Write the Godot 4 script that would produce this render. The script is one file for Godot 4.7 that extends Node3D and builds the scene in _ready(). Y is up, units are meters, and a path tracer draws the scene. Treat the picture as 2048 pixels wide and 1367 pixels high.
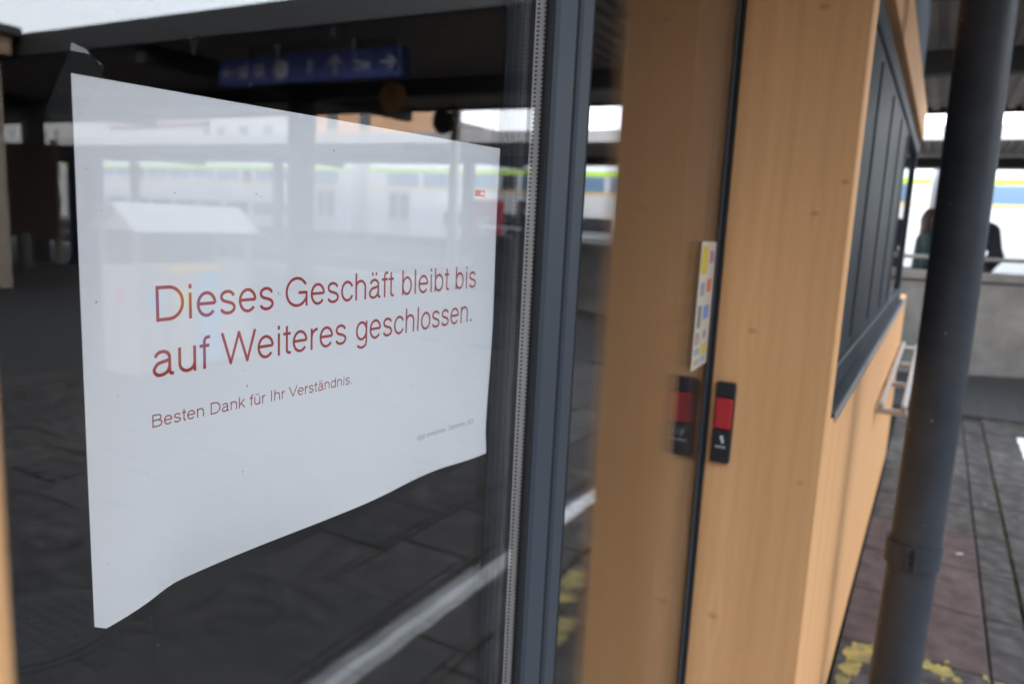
extends Node3D
# A closed timber kiosk on a station platform: glazed door with an A3 notice behind the glass; the glass mirrors the station opposite.
# Axes: x runs along the kiosk front, y up, z out of the glass towards the platform. The glazing lies around z = 0.

const EYE := Vector3(0.0, 1.37, 0.3685)
const XJ := 1.437      # face of the timber jamb
const ZF := 0.228      # face of the kiosk front
var rng := RandomNumberGenerator.new()
var M := {}
var used := {}

# ---------------------------------------------------------------- helpers
func numbered(called: String) -> String:
	var n: int = used.get(called, 0)
	used[called] = n + 1
	return called if n == 0 else "%s_%03d" % [called, n]

func thing(called: String, label: String, category: String, at := Vector3.ZERO, turn := 0.0, group := "") -> Node3D:
	var o := Node3D.new()
	o.name = numbered(called)
	add_child(o)
	o.position = at
	o.rotation.y = turn
	o.set_meta("label", label)
	o.set_meta("category", category)
	if group != "":
		o.set_meta("group", group)
	return o

func struct(called: String) -> Node3D:
	var o := Node3D.new()
	o.name = numbered(called)
	add_child(o)
	o.set_meta("kind", "structure")
	return o

func put(called: String, mesh: Mesh, mat: Material, parent: Node3D, at := Vector3.ZERO, turn := Vector3.ZERO) -> MeshInstance3D:
	var o := MeshInstance3D.new()
	o.name = called
	o.mesh = mesh
	o.material_override = mat
	parent.add_child(o, true)
	o.position = at
	o.rotation = turn
	return o

func copy(o: Node3D, at: Vector3, turn: float, label := "") -> Node3D:
	var c: Node3D = o.duplicate()
	c.name = numbered(String(o.name).rstrip("0123456789").rstrip("_"))
	add_child(c)
	c.position = at
	c.rotation.y = turn
	if label != "":
		c.set_meta("label", label)
	return c

func begin() -> SurfaceTool:
	var st := SurfaceTool.new()
	st.begin(Mesh.PRIMITIVE_TRIANGLES)
	return st

func tri(st: SurfaceTool, a: Vector3, b: Vector3, c: Vector3, n: Vector3, ua: Vector2, ub: Vector2, uc: Vector2) -> void:
	var f := (b - a).cross(c - a)
	if f.length_squared() < 1e-18:
		return
	if n == Vector3.ZERO:
		n = f.normalized()
	st.set_normal(n)
	st.set_uv(ua); st.add_vertex(a)
	if f.dot(n) > 0.0:
		st.set_uv(uc); st.add_vertex(c)
		st.set_uv(ub); st.add_vertex(b)
	else:
		st.set_uv(ub); st.add_vertex(b)
		st.set_uv(uc); st.add_vertex(c)

func flat_uv(p: Vector3, n: Vector3) -> Vector2:
	var a := n.abs()
	if a.x >= a.y and a.x >= a.z:
		return Vector2(p.z, -p.y)
	if a.y >= a.z:
		return Vector2(p.x, p.z)
	return Vector2(p.x, -p.y)

func quad(st: SurfaceTool, a: Vector3, b: Vector3, c: Vector3, d: Vector3, n: Vector3, off := Vector2.ZERO) -> void:
	var ua := flat_uv(a, n) + off
	var ub := flat_uv(b, n) + off
	var uc := flat_uv(c, n) + off
	var ud := flat_uv(d, n) + off
	tri(st, a, b, c, n, ua, ub, uc)
	tri(st, a, c, d, n, ua, uc, ud)

# A box from lo to hi with chamfered edges.
func box(st: SurfaceTool, lo: Vector3, hi: Vector3, bev := 0.0, off := Vector2.ZERO) -> void:
	var c := (lo + hi) * 0.5
	var h := (hi - lo) * 0.5
	bev = minf(bev, minf(h.x, minf(h.y, h.z)) * 0.9)
	var i := h - Vector3(bev, bev, bev)
	for ax in 3:
		for s in [-1.0, 1.0]:
			var u := (ax + 1) % 3
			var w := (ax + 2) % 3
			var n := Vector3.ZERO
			n[ax] = s
			var q := []
			for k in [[-1.0, -1.0], [1.0, -1.0], [1.0, 1.0], [-1.0, 1.0]]:
				var p := Vector3.ZERO
				p[ax] = s * h[ax]
				p[u] = k[0] * i[u]
				p[w] = k[1] * i[w]
				q.append(c + p)
			quad(st, q[0], q[1], q[2], q[3], n, off)
	if bev <= 0.0:
		return
	for ax in 3:
		var u := (ax + 1) % 3
		var w := (ax + 2) % 3
		for su in [-1.0, 1.0]:
			for sw in [-1.0, 1.0]:
				var n := Vector3.ZERO
				n[u] = su
				n[w] = sw
				n = n.normalized()
				var q := []
				for k in [[-1.0, 0], [1.0, 0], [1.0, 1], [-1.0, 1]]:
					var p := Vector3.ZERO
					p[ax] = k[0] * i[ax]
					p[u] = su * (h[u] if k[1] == 0 else i[u])
					p[w] = sw * (i[w] if k[1] == 0 else h[w])
					q.append(c + p)
				var a: Vector3 = q[0]
				var uv := flat_uv(a, n) + off
				tri(st, q[0], q[1], q[2], n, uv, flat_uv(q[1], n) + off, flat_uv(q[2], n) + off)
				tri(st, q[0], q[2], q[3], n, uv, flat_uv(q[2], n) + off, flat_uv(q[3], n) + off)
	for sx in [-1.0, 1.0]:
		for sy in [-1.0, 1.0]:
			for sz in [-1.0, 1.0]:
				var s := Vector3(sx, sy, sz)
				tri(st, c + s * Vector3(h.x, i.y, i.z), c + s * Vector3(i.x, h.y, i.z), c + s * Vector3(i.x, i.y, h.z), s.normalized(), Vector2.ZERO, Vector2.ZERO, Vector2.ZERO)

func boxmesh(lo: Vector3, hi: Vector3, bev := 0.0, off := Vector2.ZERO) -> Mesh:
	var st := begin()
	box(st, lo, hi, bev, off)
	return st.commit()

# A tube along points, round, with closed ends.
func tube(st: SurfaceTool, pts: Array, r: float, seg := 12, r1 := -1.0) -> void:
	var rings := []
	var ref := Vector3.UP
	for k in pts.size():
		var p: Vector3 = pts[k]
		var d: Vector3 = (pts[mini(k + 1, pts.size() - 1)] - pts[maxi(k - 1, 0)]).normalized()
		if k == 0:
			ref = Vector3.RIGHT if absf(d.y) > 0.9 else Vector3.UP
		var side := d.cross(ref).normalized()
		ref = side.cross(d).normalized()
		var rr := r if r1 < 0.0 else lerpf(r, r1, float(k) / (pts.size() - 1))
		var ring := []
		for j in seg + 1:
			var a := TAU * j / seg
			var n := side * cos(a) + ref * sin(a)
			ring.append([p + n * rr, n])
		rings.append(ring)
	for k in pts.size() - 1:
		for j in seg:
			var a = rings[k][j]
			var b = rings[k][j + 1]
			var c = rings[k + 1][j + 1]
			var d = rings[k + 1][j]
			var va: float = pts[k].y
			var vb: float = pts[k + 1].y
			smooth_tri(st, a, b, c, Vector2(float(j) / seg, va), Vector2(float(j + 1) / seg, va), Vector2(float(j + 1) / seg, vb))
			smooth_tri(st, a, c, d, Vector2(float(j) / seg, va), Vector2(float(j + 1) / seg, vb), Vector2(float(j) / seg, vb))
	for e in [0, pts.size() - 1]:
		var n: Vector3 = (pts[0] - pts[1]).normalized() if e == 0 else (pts[e] - pts[e - 1]).normalized()
		for j in seg:
			tri(st, pts[e], rings[e][j][0], rings[e][j + 1][0], n, Vector2.ZERO, Vector2.ZERO, Vector2.ZERO)

func smooth_tri(st: SurfaceTool, a: Array, b: Array, c: Array, ua: Vector2, ub: Vector2, uc: Vector2) -> void:
	var f: Vector3 = (b[0] - a[0]).cross(c[0] - a[0])
	var order := [[a, ua], [c, uc], [b, ub]] if f.dot(a[1] + b[1] + c[1]) > 0.0 else [[a, ua], [b, ub], [c, uc]]
	for o in order:
		st.set_normal(o[0][1])
		st.set_uv(o[1])
		st.add_vertex(o[0][0])

func tubemesh(pts: Array, r: float, seg := 12, r1 := -1.0) -> Mesh:
	var st := begin()
	tube(st, pts, r, seg, r1)
	return st.commit()

# A profile (list of Vector2 across/up) pushed along z from z0 to z1, ends closed as a fan.
func extrude_z(profile: Array, z0: float, z1: float) -> Mesh:
	var st := begin()
	var mid := Vector2.ZERO
	for p in profile:
		mid += p
	mid /= profile.size()
	for k in profile.size():
		var a: Vector2 = profile[k]
		var b: Vector2 = profile[(k + 1) % profile.size()]
		var t := (b - a).normalized()
		var n2 := Vector2(t.y, -t.x)
		if n2.dot((a + b) * 0.5 - mid) < 0.0:
			n2 = -n2
		var n := Vector3(n2.x, n2.y, 0)
		quad(st, Vector3(a.x, a.y, z0), Vector3(b.x, b.y, z0), Vector3(b.x, b.y, z1), Vector3(a.x, a.y, z1), n)
		tri(st, Vector3(mid.x, mid.y, z0), Vector3(a.x, a.y, z0), Vector3(b.x, b.y, z0), Vector3(0, 0, -1), mid, a, b)
		tri(st, Vector3(mid.x, mid.y, z1), Vector3(a.x, a.y, z1), Vector3(b.x, b.y, z1), Vector3(0, 0, 1), mid, a, b)
	return st.commit()

# A flat irregular patch lying on the ground (paint).
func blob(cx: float, cz: float, rx: float, rz: float, y: float, n := 18) -> Mesh:
	var st := begin()
	var pts := []
	var p1 := rng.randf() * TAU
	var p2 := rng.randf() * TAU
	for k in n:
		var a := TAU * k / n
		var r := 0.86 + 0.14 * sin(2.0 * a + p1) + 0.11 * sin(5.0 * a + p2) + 0.06 * sin(9.0 * a + p1) + rng.randf_range(-0.05, 0.05)
		pts.append(Vector3(cx + cos(a) * rx * r, y, cz + sin(a) * rz * r))
	for k in n:
		var a: Vector3 = pts[k]
		var b: Vector3 = pts[(k + 1) % n]
		tri(st, Vector3(cx, y, cz), a, b, Vector3.UP, Vector2(cx, cz), Vector2(a.x, a.z), Vector2(b.x, b.z))
	return st.commit()

# ---------------------------------------------------------------- materials
func srgb(r: float, g: float, b: float, a := 1.0) -> Color:   # from linear base colour
	var c := Color(r, g, b).linear_to_srgb()
	c.a = a
	return c

func mat(called: String, c: Color, rough: float, metal := 0.0, spec := 0.5) -> StandardMaterial3D:
	var m := StandardMaterial3D.new()
	m.resource_name = called
	m.albedo_color = c
	m.roughness = rough
	m.metallic = metal
	m.metallic_specular = spec
	M[called] = m
	return m

func noise(seed_: int, freq: float, oct := 4) -> FastNoiseLite:
	var n := FastNoiseLite.new()
	n.seed = seed_
	n.noise_type = FastNoiseLite.TYPE_SIMPLEX_SMOOTH
	n.frequency = freq
	n.fractal_octaves = oct
	return n

func noise_tex(seed_: int, freq: float, lo: Color, hi: Color, size := 512, oct := 5) -> NoiseTexture2D:
	var t := NoiseTexture2D.new()
	t.width = size
	t.height = size
	t.seamless = true
	t.noise = noise(seed_, freq, oct)
	var g := Gradient.new()
	g.set_color(0, lo)
	g.set_color(1, hi)
	t.color_ramp = g
	return t

func grainy(m: StandardMaterial3D, tex: Texture2D, per_metre: float, bump := 0.0) -> void:
	m.albedo_texture = tex
	m.uv1_triplanar = true
	m.uv1_world_triplanar = true
	m.uv1_scale = Vector3.ONE * per_metre
	if bump > 0.0:
		m.heightmap_enabled = true
		m.heightmap_texture = tex
		m.heightmap_scale = bump

func wood_image(seed_: int, w: int, h: int, knots: Array) -> ImageTexture:
	# grain runs along v; w spans 0.5 m, h spans 2.0 m
	var im := Image.create(w, h, false, Image.FORMAT_RGB8)
	var wob := noise(seed_, 1.0, 3)
	var fine := noise(seed_ + 1, 1.0, 3)
	var broad := noise(seed_ + 2, 1.0, 2)
	for y in h:
		var v := 2.0 * y / h
		for x in w:
			var u := 0.5 * x / w
			var du := 0.0
			var dark := 0.0
			for k in knots:
				var kx: float = u - k.x
				var ky: float = (v - k.y)
				var d := sqrt(kx * kx * 1.6 + ky * ky * 0.35)
				var near: float = exp(-d * d / (k.z * k.z * 6.0))
				du += near * signf(kx) * k.z * 0.9
				var e := sqrt(kx * kx + ky * ky * 2.2)
				dark += clampf(1.35 - e / (k.z * 0.72), 0.0, 1.0) * 0.32
			var q := u - du + 0.012 * wob.get_noise_2d(u * 3.0, v * 0.7)
			var ring := sin(q * 210.0 + 5.0 * wob.get_noise_2d(q * 9.0, v * 0.25)) * 0.5 + 0.5
			var t := 0.5 + 0.30 * broad.get_noise_2d(q * 14.0, v * 0.5) + 0.16 * (ring - 0.5) + 0.22 * fine.get_noise_2d(q * 330.0, v * 5.0) + 0.12 * fine.get_noise_2d(q * 900.0, v * 16.0)
			t = clampf(t, 0.0, 1.0)
			var c := Color(0.835, 0.618, 0.413).lerp(Color(0.930, 0.715, 0.505), t)
			c = c.lerp(Color(0.52, 0.38, 0.23), clampf(dark, 0.0, 0.75))
			im.set_pixel(x, y, c)
	return ImageTexture.create_from_image(im)

# ---------------------------------------------------------------- lettering: a light grotesque drawn with strokes (cap height 1)
func arc(cx: float, cy: float, rx: float, ry: float, a0: float, a1: float) -> Array:
	var out := []
	var n := maxi(6, int(absf(a1 - a0) / 9.0))
	for k in n + 1:
		var a := deg_to_rad(lerpf(a0, a1, float(k) / n))
		out.append(Vector2(cx + rx * cos(a), cy + ry * sin(a)))
	return out

func smooth_line(p: Array) -> Array:
	var out := []
	for k in p.size() - 1:
		var a: Vector2 = p[maxi(k - 1, 0)]
		var b: Vector2 = p[k]
		var c: Vector2 = p[k + 1]
		var d: Vector2 = p[mini(k + 2, p.size() - 1)]
		for j in 6:
			out.append(b.cubic_interpolate(c, a, d, j / 6.0))
	out.append(p[-1])
	return out

func line(v: Array) -> Array:
	var out := []
	for k in range(0, v.size(), 2):
		out.append(Vector2(v[k], v[k + 1]))
	return out

func glyph(ch: String) -> Array:      # [advance, strokes]
	var dots := [line([0.27, 0.87, 0.27, 1.0]), line([0.47, 0.87, 0.47, 1.0])]
	match ch:
		" ": return [0.386, []]
		"D": return [1.0, [line([0.14, 0, 0.14, 1]), line([0.14, 0.95, 0.48, 0.95]) + arc(0.48, 0.5, 0.43, 0.45, 90, -90) + line([0.14, 0.05])]]
		"i": return [0.31, [line([0.155, 0, 0.155, 0.745]), line([0.155, 0.87, 0.155, 1.0])]]
		"e": return [0.77, [line([0.67, 0.39, 0.10, 0.39]), arc(0.385, 0.372, 0.285, 0.335, 3, 322)]]
		"s": return [0.69, [arc(0.335, 0.545, 0.215, 0.155, 10, 250) + arc(0.345, 0.20, 0.235, 0.162, 70, -170)]]
		"G": return [1.09, [arc(0.54, 0.5, 0.45, 0.46, 32, 335), line([0.60, 0.47, 0.955, 0.47, 0.955, 0.0])]]
		"c": return [0.69, [arc(0.375, 0.372, 0.28, 0.335, 28, 332)]]
		"h": return [0.77, [line([0.14, 0, 0.14, 1]), arc(0.385, 0.46, 0.245, 0.245, 180, 0) + line([0.63, 0])]]
		"n": return [0.77, [line([0.14, 0, 0.14, 0.745]), arc(0.385, 0.46, 0.245, 0.245, 180, 0) + line([0.63, 0])]]
		"m": return [1.157, [line([0.13, 0, 0.13, 0.745]), arc(0.355, 0.47, 0.225, 0.235, 180, 0) + line([0.58, 0]), arc(0.805, 0.47, 0.225, 0.235, 180, 0) + line([1.03, 0])]]
		"u", "ü":
			var s := [line([0.63, 0, 0.63, 0.745]), line([0.14, 0.745]) + arc(0.385, 0.29, 0.245, 0.25, 180, 360)]
			return [0.77, s + (dots if ch == "ü" else [])]
		"a", "ä":
			var s := [arc(0.37, 0.52, 0.22, 0.185, 165, 0) + line([0.59, 0.14]) + arc(0.665, 0.13, 0.075, 0.085, 180, 270) + line([0.72, 0.045]), smooth_line(line([0.59, 0.45, 0.42, 0.415, 0.22, 0.365, 0.11, 0.20, 0.19, 0.065, 0.34, 0.04, 0.50, 0.10, 0.59, 0.25]))]
			return [0.77, s + (dots if ch == "ä" else [])]
		"f": return [0.386, [line([0.19, 0, 0.19, 0.80]) + arc(0.32, 0.82, 0.13, 0.13, 180, 90) + line([0.385, 0.95]), line([0.03, 0.695, 0.36, 0.695])]]
		"t": return [0.386, [line([0.185, 0.95, 0.185, 0.16]) + arc(0.29, 0.155, 0.105, 0.11, 180, 270) + line([0.36, 0.045]), line([0.03, 0.695, 0.35, 0.695])]]
		"b": return [0.79, [line([0.14, 0, 0.14, 1]), arc(0.405, 0.372, 0.265, 0.335, 0, 360)]]
		"d": return [0.79, [line([0.65, 0, 0.65, 1]), arc(0.385, 0.372, 0.265, 0.335, 0, 360)]]
		"g": return [0.77, [arc(0.375, 0.385, 0.265, 0.32, 0, 360), line([0.64, 0.745, 0.64, -0.06]) + arc(0.385, -0.06, 0.255, 0.19, 0, -155)]]
		"o": return [0.77, [arc(0.385, 0.372, 0.285, 0.335, 0, 360)]]
		"l": return [0.31, [line([0.155, 0, 0.155, 1])]]
		"I": return [0.386, [line([0.193, 0, 0.193, 1])]]
		"W": return [1.31, [line([0.04, 1, 0.345, 0.04, 0.655, 0.96, 0.965, 0.04, 1.27, 1])]]
		"V": return [0.93, [line([0.04, 1, 0.465, 0.04, 0.89, 1])]]
		"r": return [0.46, [line([0.14, 0, 0.14, 0.745]), arc(0.40, 0.43, 0.26, 0.275, 180, 84)]]
		"B": return [0.93, [line([0.14, 0, 0.14, 1]), line([0.14, 0.95]) + arc(0.53, 0.745, 0.23, 0.205, 90, -90) + line([0.14, 0.54]), line([0.14, 0.54]) + arc(0.55, 0.295, 0.265, 0.245, 90, -90) + line([0.14, 0.05])]]
		"k": return [0.69, [line([0.14, 0, 0.14, 1]), line([0.60, 0.745, 0.14, 0.27]), line([0.29, 0.43, 0.64, 0])]]
		"S": return [0.93, [arc(0.46, 0.735, 0.30, 0.215, 10, 250) + arc(0.47, 0.275, 0.33, 0.225, 70, -170)]]
		"C": return [1.0, [arc(0.52, 0.5, 0.43, 0.455, 35, 325)]]
		"z": return [0.69, [line([0.06, 0.70, 0.60, 0.70, 0.08, 0.045, 0.63, 0.045])]]
		"1": return [0.77, [line([0.20, 0.72, 0.33, 0.78, 0.42, 0.95, 0.42, 0])]]
		"2": return [0.77, [arc(0.385, 0.70, 0.26, 0.25, 170, -35) + line([0.11, 0.048, 0.66, 0.048])]]
		"0": return [0.77, [arc(0.385, 0.5, 0.26, 0.455, 0, 360)]]
		"3": return [0.77, [arc(0.37, 0.735, 0.23, 0.215, 160, -90) + arc(0.37, 0.275, 0.27, 0.23, 90, -165)]]
		".": return [0.386, [line([0.193, 0, 0.193, 0.11])]]
		",": return [0.386, [line([0.21, 0.11, 0.21, 0.0, 0.15, -0.13])]]
	return [0.386, []]

func stroke(im: Image, pts: Array, w: float, c: Color) -> void:
	var hw := w * 0.5
	for k in pts.size() - 1:
		var a: Vector2 = pts[k]
		var b: Vector2 = pts[k + 1]
		var d := b - a
		var l := d.length()
		if l < 1e-5:
			continue
		d /= l
		for y in range(maxi(0, int(minf(a.y, b.y) - hw - 1)), mini(im.get_height(), int(maxf(a.y, b.y) + hw + 2))):
			for x in range(maxi(0, int(minf(a.x, b.x) - hw - 1)), mini(im.get_width(), int(maxf(a.x, b.x) + hw + 2))):
				var p := Vector2(x + 0.5, y + 0.5) - a
				var t := p.dot(d)
				var cover := 0.0
				if t >= 0.0 and t <= l:
					cover = clampf(hw - absf(p.dot(Vector2(-d.y, d.x))) + 0.5, 0.0, 1.0)
				elif t < 0.0 and k > 0:
					cover = clampf(hw - p.length() + 0.5, 0.0, 1.0)
				elif t < 0.0:
					cover = clampf(hw - absf(p.dot(Vector2(-d.y, d.x))) + 0.5, 0.0, 1.0) * clampf(t + 1.0, 0.0, 1.0) * 0.5
				if cover > 0.0:
					var o := im.get_pixel(x, y)
					im.set_pixel(x, y, o.lerp(c, cover) if o.r - c.r > 0.0 or c.r > 0.7 else o)

# Text with its left edge, baseline, cap height and total width given in pixels.
func write(im: Image, text: String, x0: float, base: float, cap: float, width: float, weight: float, c: Color, slope := 0.0) -> void:
	var total := 0.0
	for ch in text:
		total += glyph(ch)[0] * 1.0
	var sx := width / (total - 0.20)
	var x := x0 - 0.09 * sx
	for ch in text:
		var g := glyph(ch)
		for s in g[1]:
			var pts := []
			for p in s:
				var px: float = x + p.x * sx
				pts.append(Vector2(px, base + (px - x0) * slope - p.y * cap))
			stroke(im, pts, weight * cap * (1.35 if ch == "." else 1.0), c)
		x += g[0] * sx

func notice_image() -> ImageTexture:
	var w := 2048
	var h := 1448
	var k := w / 0.42
	var im := Image.create(w, h, false, Image.FORMAT_RGB8)
	im.fill(Color(0.87, 0.873, 0.875))
	var red := Color(0.62, 0.215, 0.215)
	write(im, "Dieses Geschäft bleibt bis", 0.0433 * k, 0.1298 * k, 0.0205 * k, 0.341 * k, 0.095, red, -0.0025)
	write(im, "auf Weiteres geschlossen.", 0.0408 * k, 0.1618 * k, 0.0205 * k, 0.340 * k, 0.095, red, -0.0025)
	write(im, "Besten Dank für Ihr Verständnis.", 0.0392 * k, 0.1910 * k, 0.0075 * k, 0.171 * k, 0.098, red.lerp(Color(0.45, 0.3, 0.3), 0.3), 0.014)
	write(im, "SBB Immobilien, Dezember 2023", 0.3005 * k, 0.2612 * k, 0.0046 * k, 0.093 * k, 0.085, Color(0.48, 0.48, 0.49), 0.015)
	# the small red emblem: a white double arrow crossed, in a bar
	im.fill_rect(Rect2i(int(0.3785 * k), int(0.0392 * k), int(0.018 * k), int(0.0058 * k)), Color(0.72, 0.11, 0.10))
	var cx := 0.3918 * k
	var cy := 0.0421 * k
	var white := Color(0.95, 0.95, 0.95)
	var s := 0.0019 * k
	stroke(im, [Vector2(cx - s * 1.7, cy), Vector2(cx + s * 1.7, cy)], s * 0.35, white)
	stroke(im, [Vector2(cx, cy - s), Vector2(cx, cy + s)], s * 0.35, white)
	for d in [-1.0, 1.0]:
		stroke(im, [Vector2(cx + d * s * 0.9, cy - s), Vector2(cx + d * s * 1.7, cy), Vector2(cx + d * s * 0.9, cy + s)], s * 0.4, white)
	return ImageTexture.create_from_image(im)

func arrow(im: Image, cx: float, cy: float, dx: float, dy: float, s: float, c: Color) -> void:
	var d := Vector2(dx, dy)
	var n := Vector2(-dy, dx)
	var o := Vector2(cx, cy)
	stroke(im, [o - d * s, o + d * s], s * 0.34, c)
	stroke(im, [o + d * s * 0.1 + n * s * 0.85, o + d * s, o + d * s * 0.1 - n * s * 0.85], s * 0.36, c)

func sign_image() -> ImageTexture:
	# as read by someone facing the sign
	var w := 1024
	var h := 116
	var im := Image.create(w, h, false, Image.FORMAT_RGB8)
	im.fill(Color(0.34, 0.41, 0.69))
	var c := Color(0.93, 0.94, 0.96)
	arrow(im, 62, 58, -1, 0, 34, c)
	write(im, "WC", 150, 84, 40, 84, 0.19, c)
	im.fill_rect(Rect2i(148, 14, 90, 3), c)
	arrow(im, 335, 58, 0, -1, 36, c)
	write(im, "1", 448, 88, 58, 52, 0.18, c)
	stroke(im, arc(640, 58, 26, 26, 0, 360), 30.0, c)
	stroke(im, arc(640, 58, 10, 10, 0, 360), 22.0, c)
	stroke(im, [Vector2(640, 52), Vector2(640, 78)], 9.0, Color(0.34, 0.41, 0.69))
	im.fill_rect(Rect2i(636, 34, 9, 9), Color(0.34, 0.41, 0.69))
	for x in [745, 846]:
		im.fill_rect(Rect2i(x, 36, 50, 50), c)
		im.fill_rect(Rect2i(x + 9, 44, 32, 16), Color(0.34, 0.41, 0.69))
		im.fill_rect(Rect2i(x + 9, 70, 8, 8), Color(0.34, 0.41, 0.69))
		im.fill_rect(Rect2i(x + 33, 70, 8, 8), Color(0.34, 0.41, 0.69))
	arrow(im, 962, 60, 1, 0, 32, c)
	return ImageTexture.create_from_image(im)

func sticker_image() -> ImageTexture:
	var im := Image.create(190, 450, false, Image.FORMAT_RGB8)
	im.fill(Color(0.76, 0.73, 0.68))
	var cells := [
		[14, 16, 78, 96, Color(0.86, 0.74, 0.08)], [118, 30, 26, 46, Color(0.78, 0.22, 0.26)], [148, 34, 26, 40, Color(0.45, 0.50, 0.75)],
		[30, 142, 52, 46, Color(0.50, 0.52, 0.64)], [112, 132, 50, 46, Color(0.86, 0.34, 0.14)],
		[24, 222, 44, 78, Color(0.28, 0.38, 0.40)], [92, 226, 66, 50, Color(0.32, 0.52, 0.88)],
		[24, 316, 20, 46, Color(0.48, 0.20, 0.24)], [56, 322, 22, 40, Color(0.62, 0.58, 0.36)], [112, 318, 34, 30, Color(0.46, 0.44, 0.54)],
		[18, 374, 66, 24, Color(0.52, 0.60, 0.68)], [98, 368, 78, 40, Color(0.84, 0.76, 0.22)],
		[30, 414, 26, 24, Color(0.62, 0.50, 0.46)], [70, 416, 24, 22, Color(0.60, 0.56, 0.52)], [112, 416, 50, 20, Color(0.52, 0.62, 0.84)],
	]
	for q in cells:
		q[4] = q[4].lerp(Color(0.6, 0.57, 0.53), 0.35)  # greyed colours stand in for dimming by reflections over the sheet
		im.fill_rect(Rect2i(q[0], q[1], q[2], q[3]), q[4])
	return ImageTexture.create_from_image(im)

func make_materials() -> void:
	var w1 := wood_image(11, 384, 1024, [Vector3(0.149, 0.251, 0.012), Vector3(0.083, 0.812, 0.012), Vector3(0.169, 0.595, 0.011), Vector3(0.212, 0.54, 0.009), Vector3(0.061, 1.385, 0.014), Vector3(0.195, 1.082, 0.008), Vector3(0.40, 0.9, 0.012), Vector3(0.34, 1.7, 0.013)])
	var wd := mat("spruce", Color(1, 1, 1), 0.55, 0.0, 0.4)
	wd.albedo_texture = w1
	wd.uv1_scale = Vector3(2.0, 0.5, 1.0)
	var wh := mat("spruce_lying", Color(1, 1, 1), 0.55, 0.0, 0.4)
	wh.albedo_texture = w1
	wh.uv1_scale = Vector3(2.0, 0.5, 1.0)
	mat("anthracite", srgb(0.045, 0.056, 0.071), 0.5, 0.0, 0.38)
	mat("shutter", srgb(0.030, 0.035, 0.043), 0.5, 0.0, 0.4)
	mat("gasket", srgb(0.022, 0.022, 0.023), 0.85, 0.0, 0.25)
	mat("grey_lining", srgb(0.18, 0.178, 0.175), 0.85, 0.0, 0.3)
	mat("aluminium", srgb(0.80, 0.77, 0.73), 0.35)
	mat("hole", srgb(0.12, 0.115, 0.11), 0.8)  # dark tone painted in for the shade inside the spacer openings
	mat("steel", srgb(0.50, 0.48, 0.47), 0.38, 0.85)
	var g := mat("glass", Color(0.02, 0.03, 0.03, 0.008), 0.0, 0.0, 0.43)
	g.transparency = BaseMaterial3D.TRANSPARENCY_ALPHA
	var g2 := mat("side_glass", Color(0.02, 0.03, 0.03, 0.008), 0.0, 0.0, 0.5)
	g2.transparency = BaseMaterial3D.TRANSPARENCY_ALPHA
	var p := mat("paper", Color(1, 1, 1), 0.75, 0.0, 0.25)
	p.albedo_texture = notice_image()
	p.texture_repeat = false
	var tp := mat("tape", Color(0.80, 0.84, 0.84, 0.022), 0.3)
	tp.transparency = BaseMaterial3D.TRANSPARENCY_ALPHA
	var te := mat("tape_edge", Color(0.92, 0.94, 0.94, 0.30), 0.4)
	te.transparency = BaseMaterial3D.TRANSPARENCY_ALPHA
	var du := mat("dust", Color(0.74, 0.78, 0.84, 0.014), 0.9)
	du.transparency = BaseMaterial3D.TRANSPARENCY_ALPHA
	var du2 := mat("dust_bright", Color(0.85, 0.86, 0.86, 0.28), 0.9)
	du2.transparency = BaseMaterial3D.TRANSPARENCY_ALPHA
	var di := mat("dirt", Color(0.25, 0.22, 0.19, 0.5), 0.9)
	di.transparency = BaseMaterial3D.TRANSPARENCY_ALPHA
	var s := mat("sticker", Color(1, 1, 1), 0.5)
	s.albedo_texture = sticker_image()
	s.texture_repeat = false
	mat("black_plastic", srgb(0.018, 0.019, 0.022), 0.42)
	mat("red_plastic", srgb(0.45, 0.02, 0.025), 0.4)
	mat("print_white", srgb(0.7, 0.7, 0.7), 0.6)
	var pole := mat("pole", Color(1, 1, 1), 0.50, 0.0, 0.34)
	grainy(pole, noise_tex(5, 0.02, srgb(0.034, 0.038, 0.046), srgb(0.056, 0.062, 0.073), 256), 1.3)
	mat("sealant", srgb(0.72, 0.74, 0.78), 0.7)
	# ground
	for k in 5:
		var m := mat("paver_%d" % k, srgb(0.78 + 0.1 * k, 0.78 + 0.1 * k, 0.78 + 0.1 * k) if k < 3 else Color(0.9, 0.9, 0.92), 0.8, 0.0, 0.35)
		grainy(m, noise_tex(20 + k, 0.012, srgb(0.034, 0.030, 0.0275), srgb(0.124, 0.109, 0.097), 512, 6), 1.15 + 0.13 * k, 0.25)
	for k in 2:
		var m := mat("paver_red_%d" % k, Color(1, 1, 1), 0.8, 0.0, 0.35)
		grainy(m, noise_tex(30 + k, 0.012, srgb(0.048, 0.033, 0.031), srgb(0.122, 0.083, 0.079), 512, 6), 1.2, 0.25)
	var asp := mat("asphalt", Color(1, 1, 1), 0.85, 0.0, 0.3)
	grainy(asp, noise_tex(40, 0.03, srgb(0.035, 0.034, 0.034), srgb(0.075, 0.072, 0.070), 512, 6), 0.9, 0.2)
	var bed := mat("bedding", Color(1, 1, 1), 0.95, 0.0, 0.2)
	grainy(bed, noise_tex(41, 0.05, srgb(0.022, 0.021, 0.018), srgb(0.05, 0.048, 0.042), 256), 2.0)
	var mo := mat("moss", Color(1, 1, 1), 0.95, 0.0, 0.1)
	grainy(mo, noise_tex(42, 0.06, srgb(0.014, 0.015, 0.006), srgb(0.06, 0.058, 0.02), 256), 3.0)
	var wp := mat("white_paint", Color(1, 1, 1), 0.7)
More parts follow.
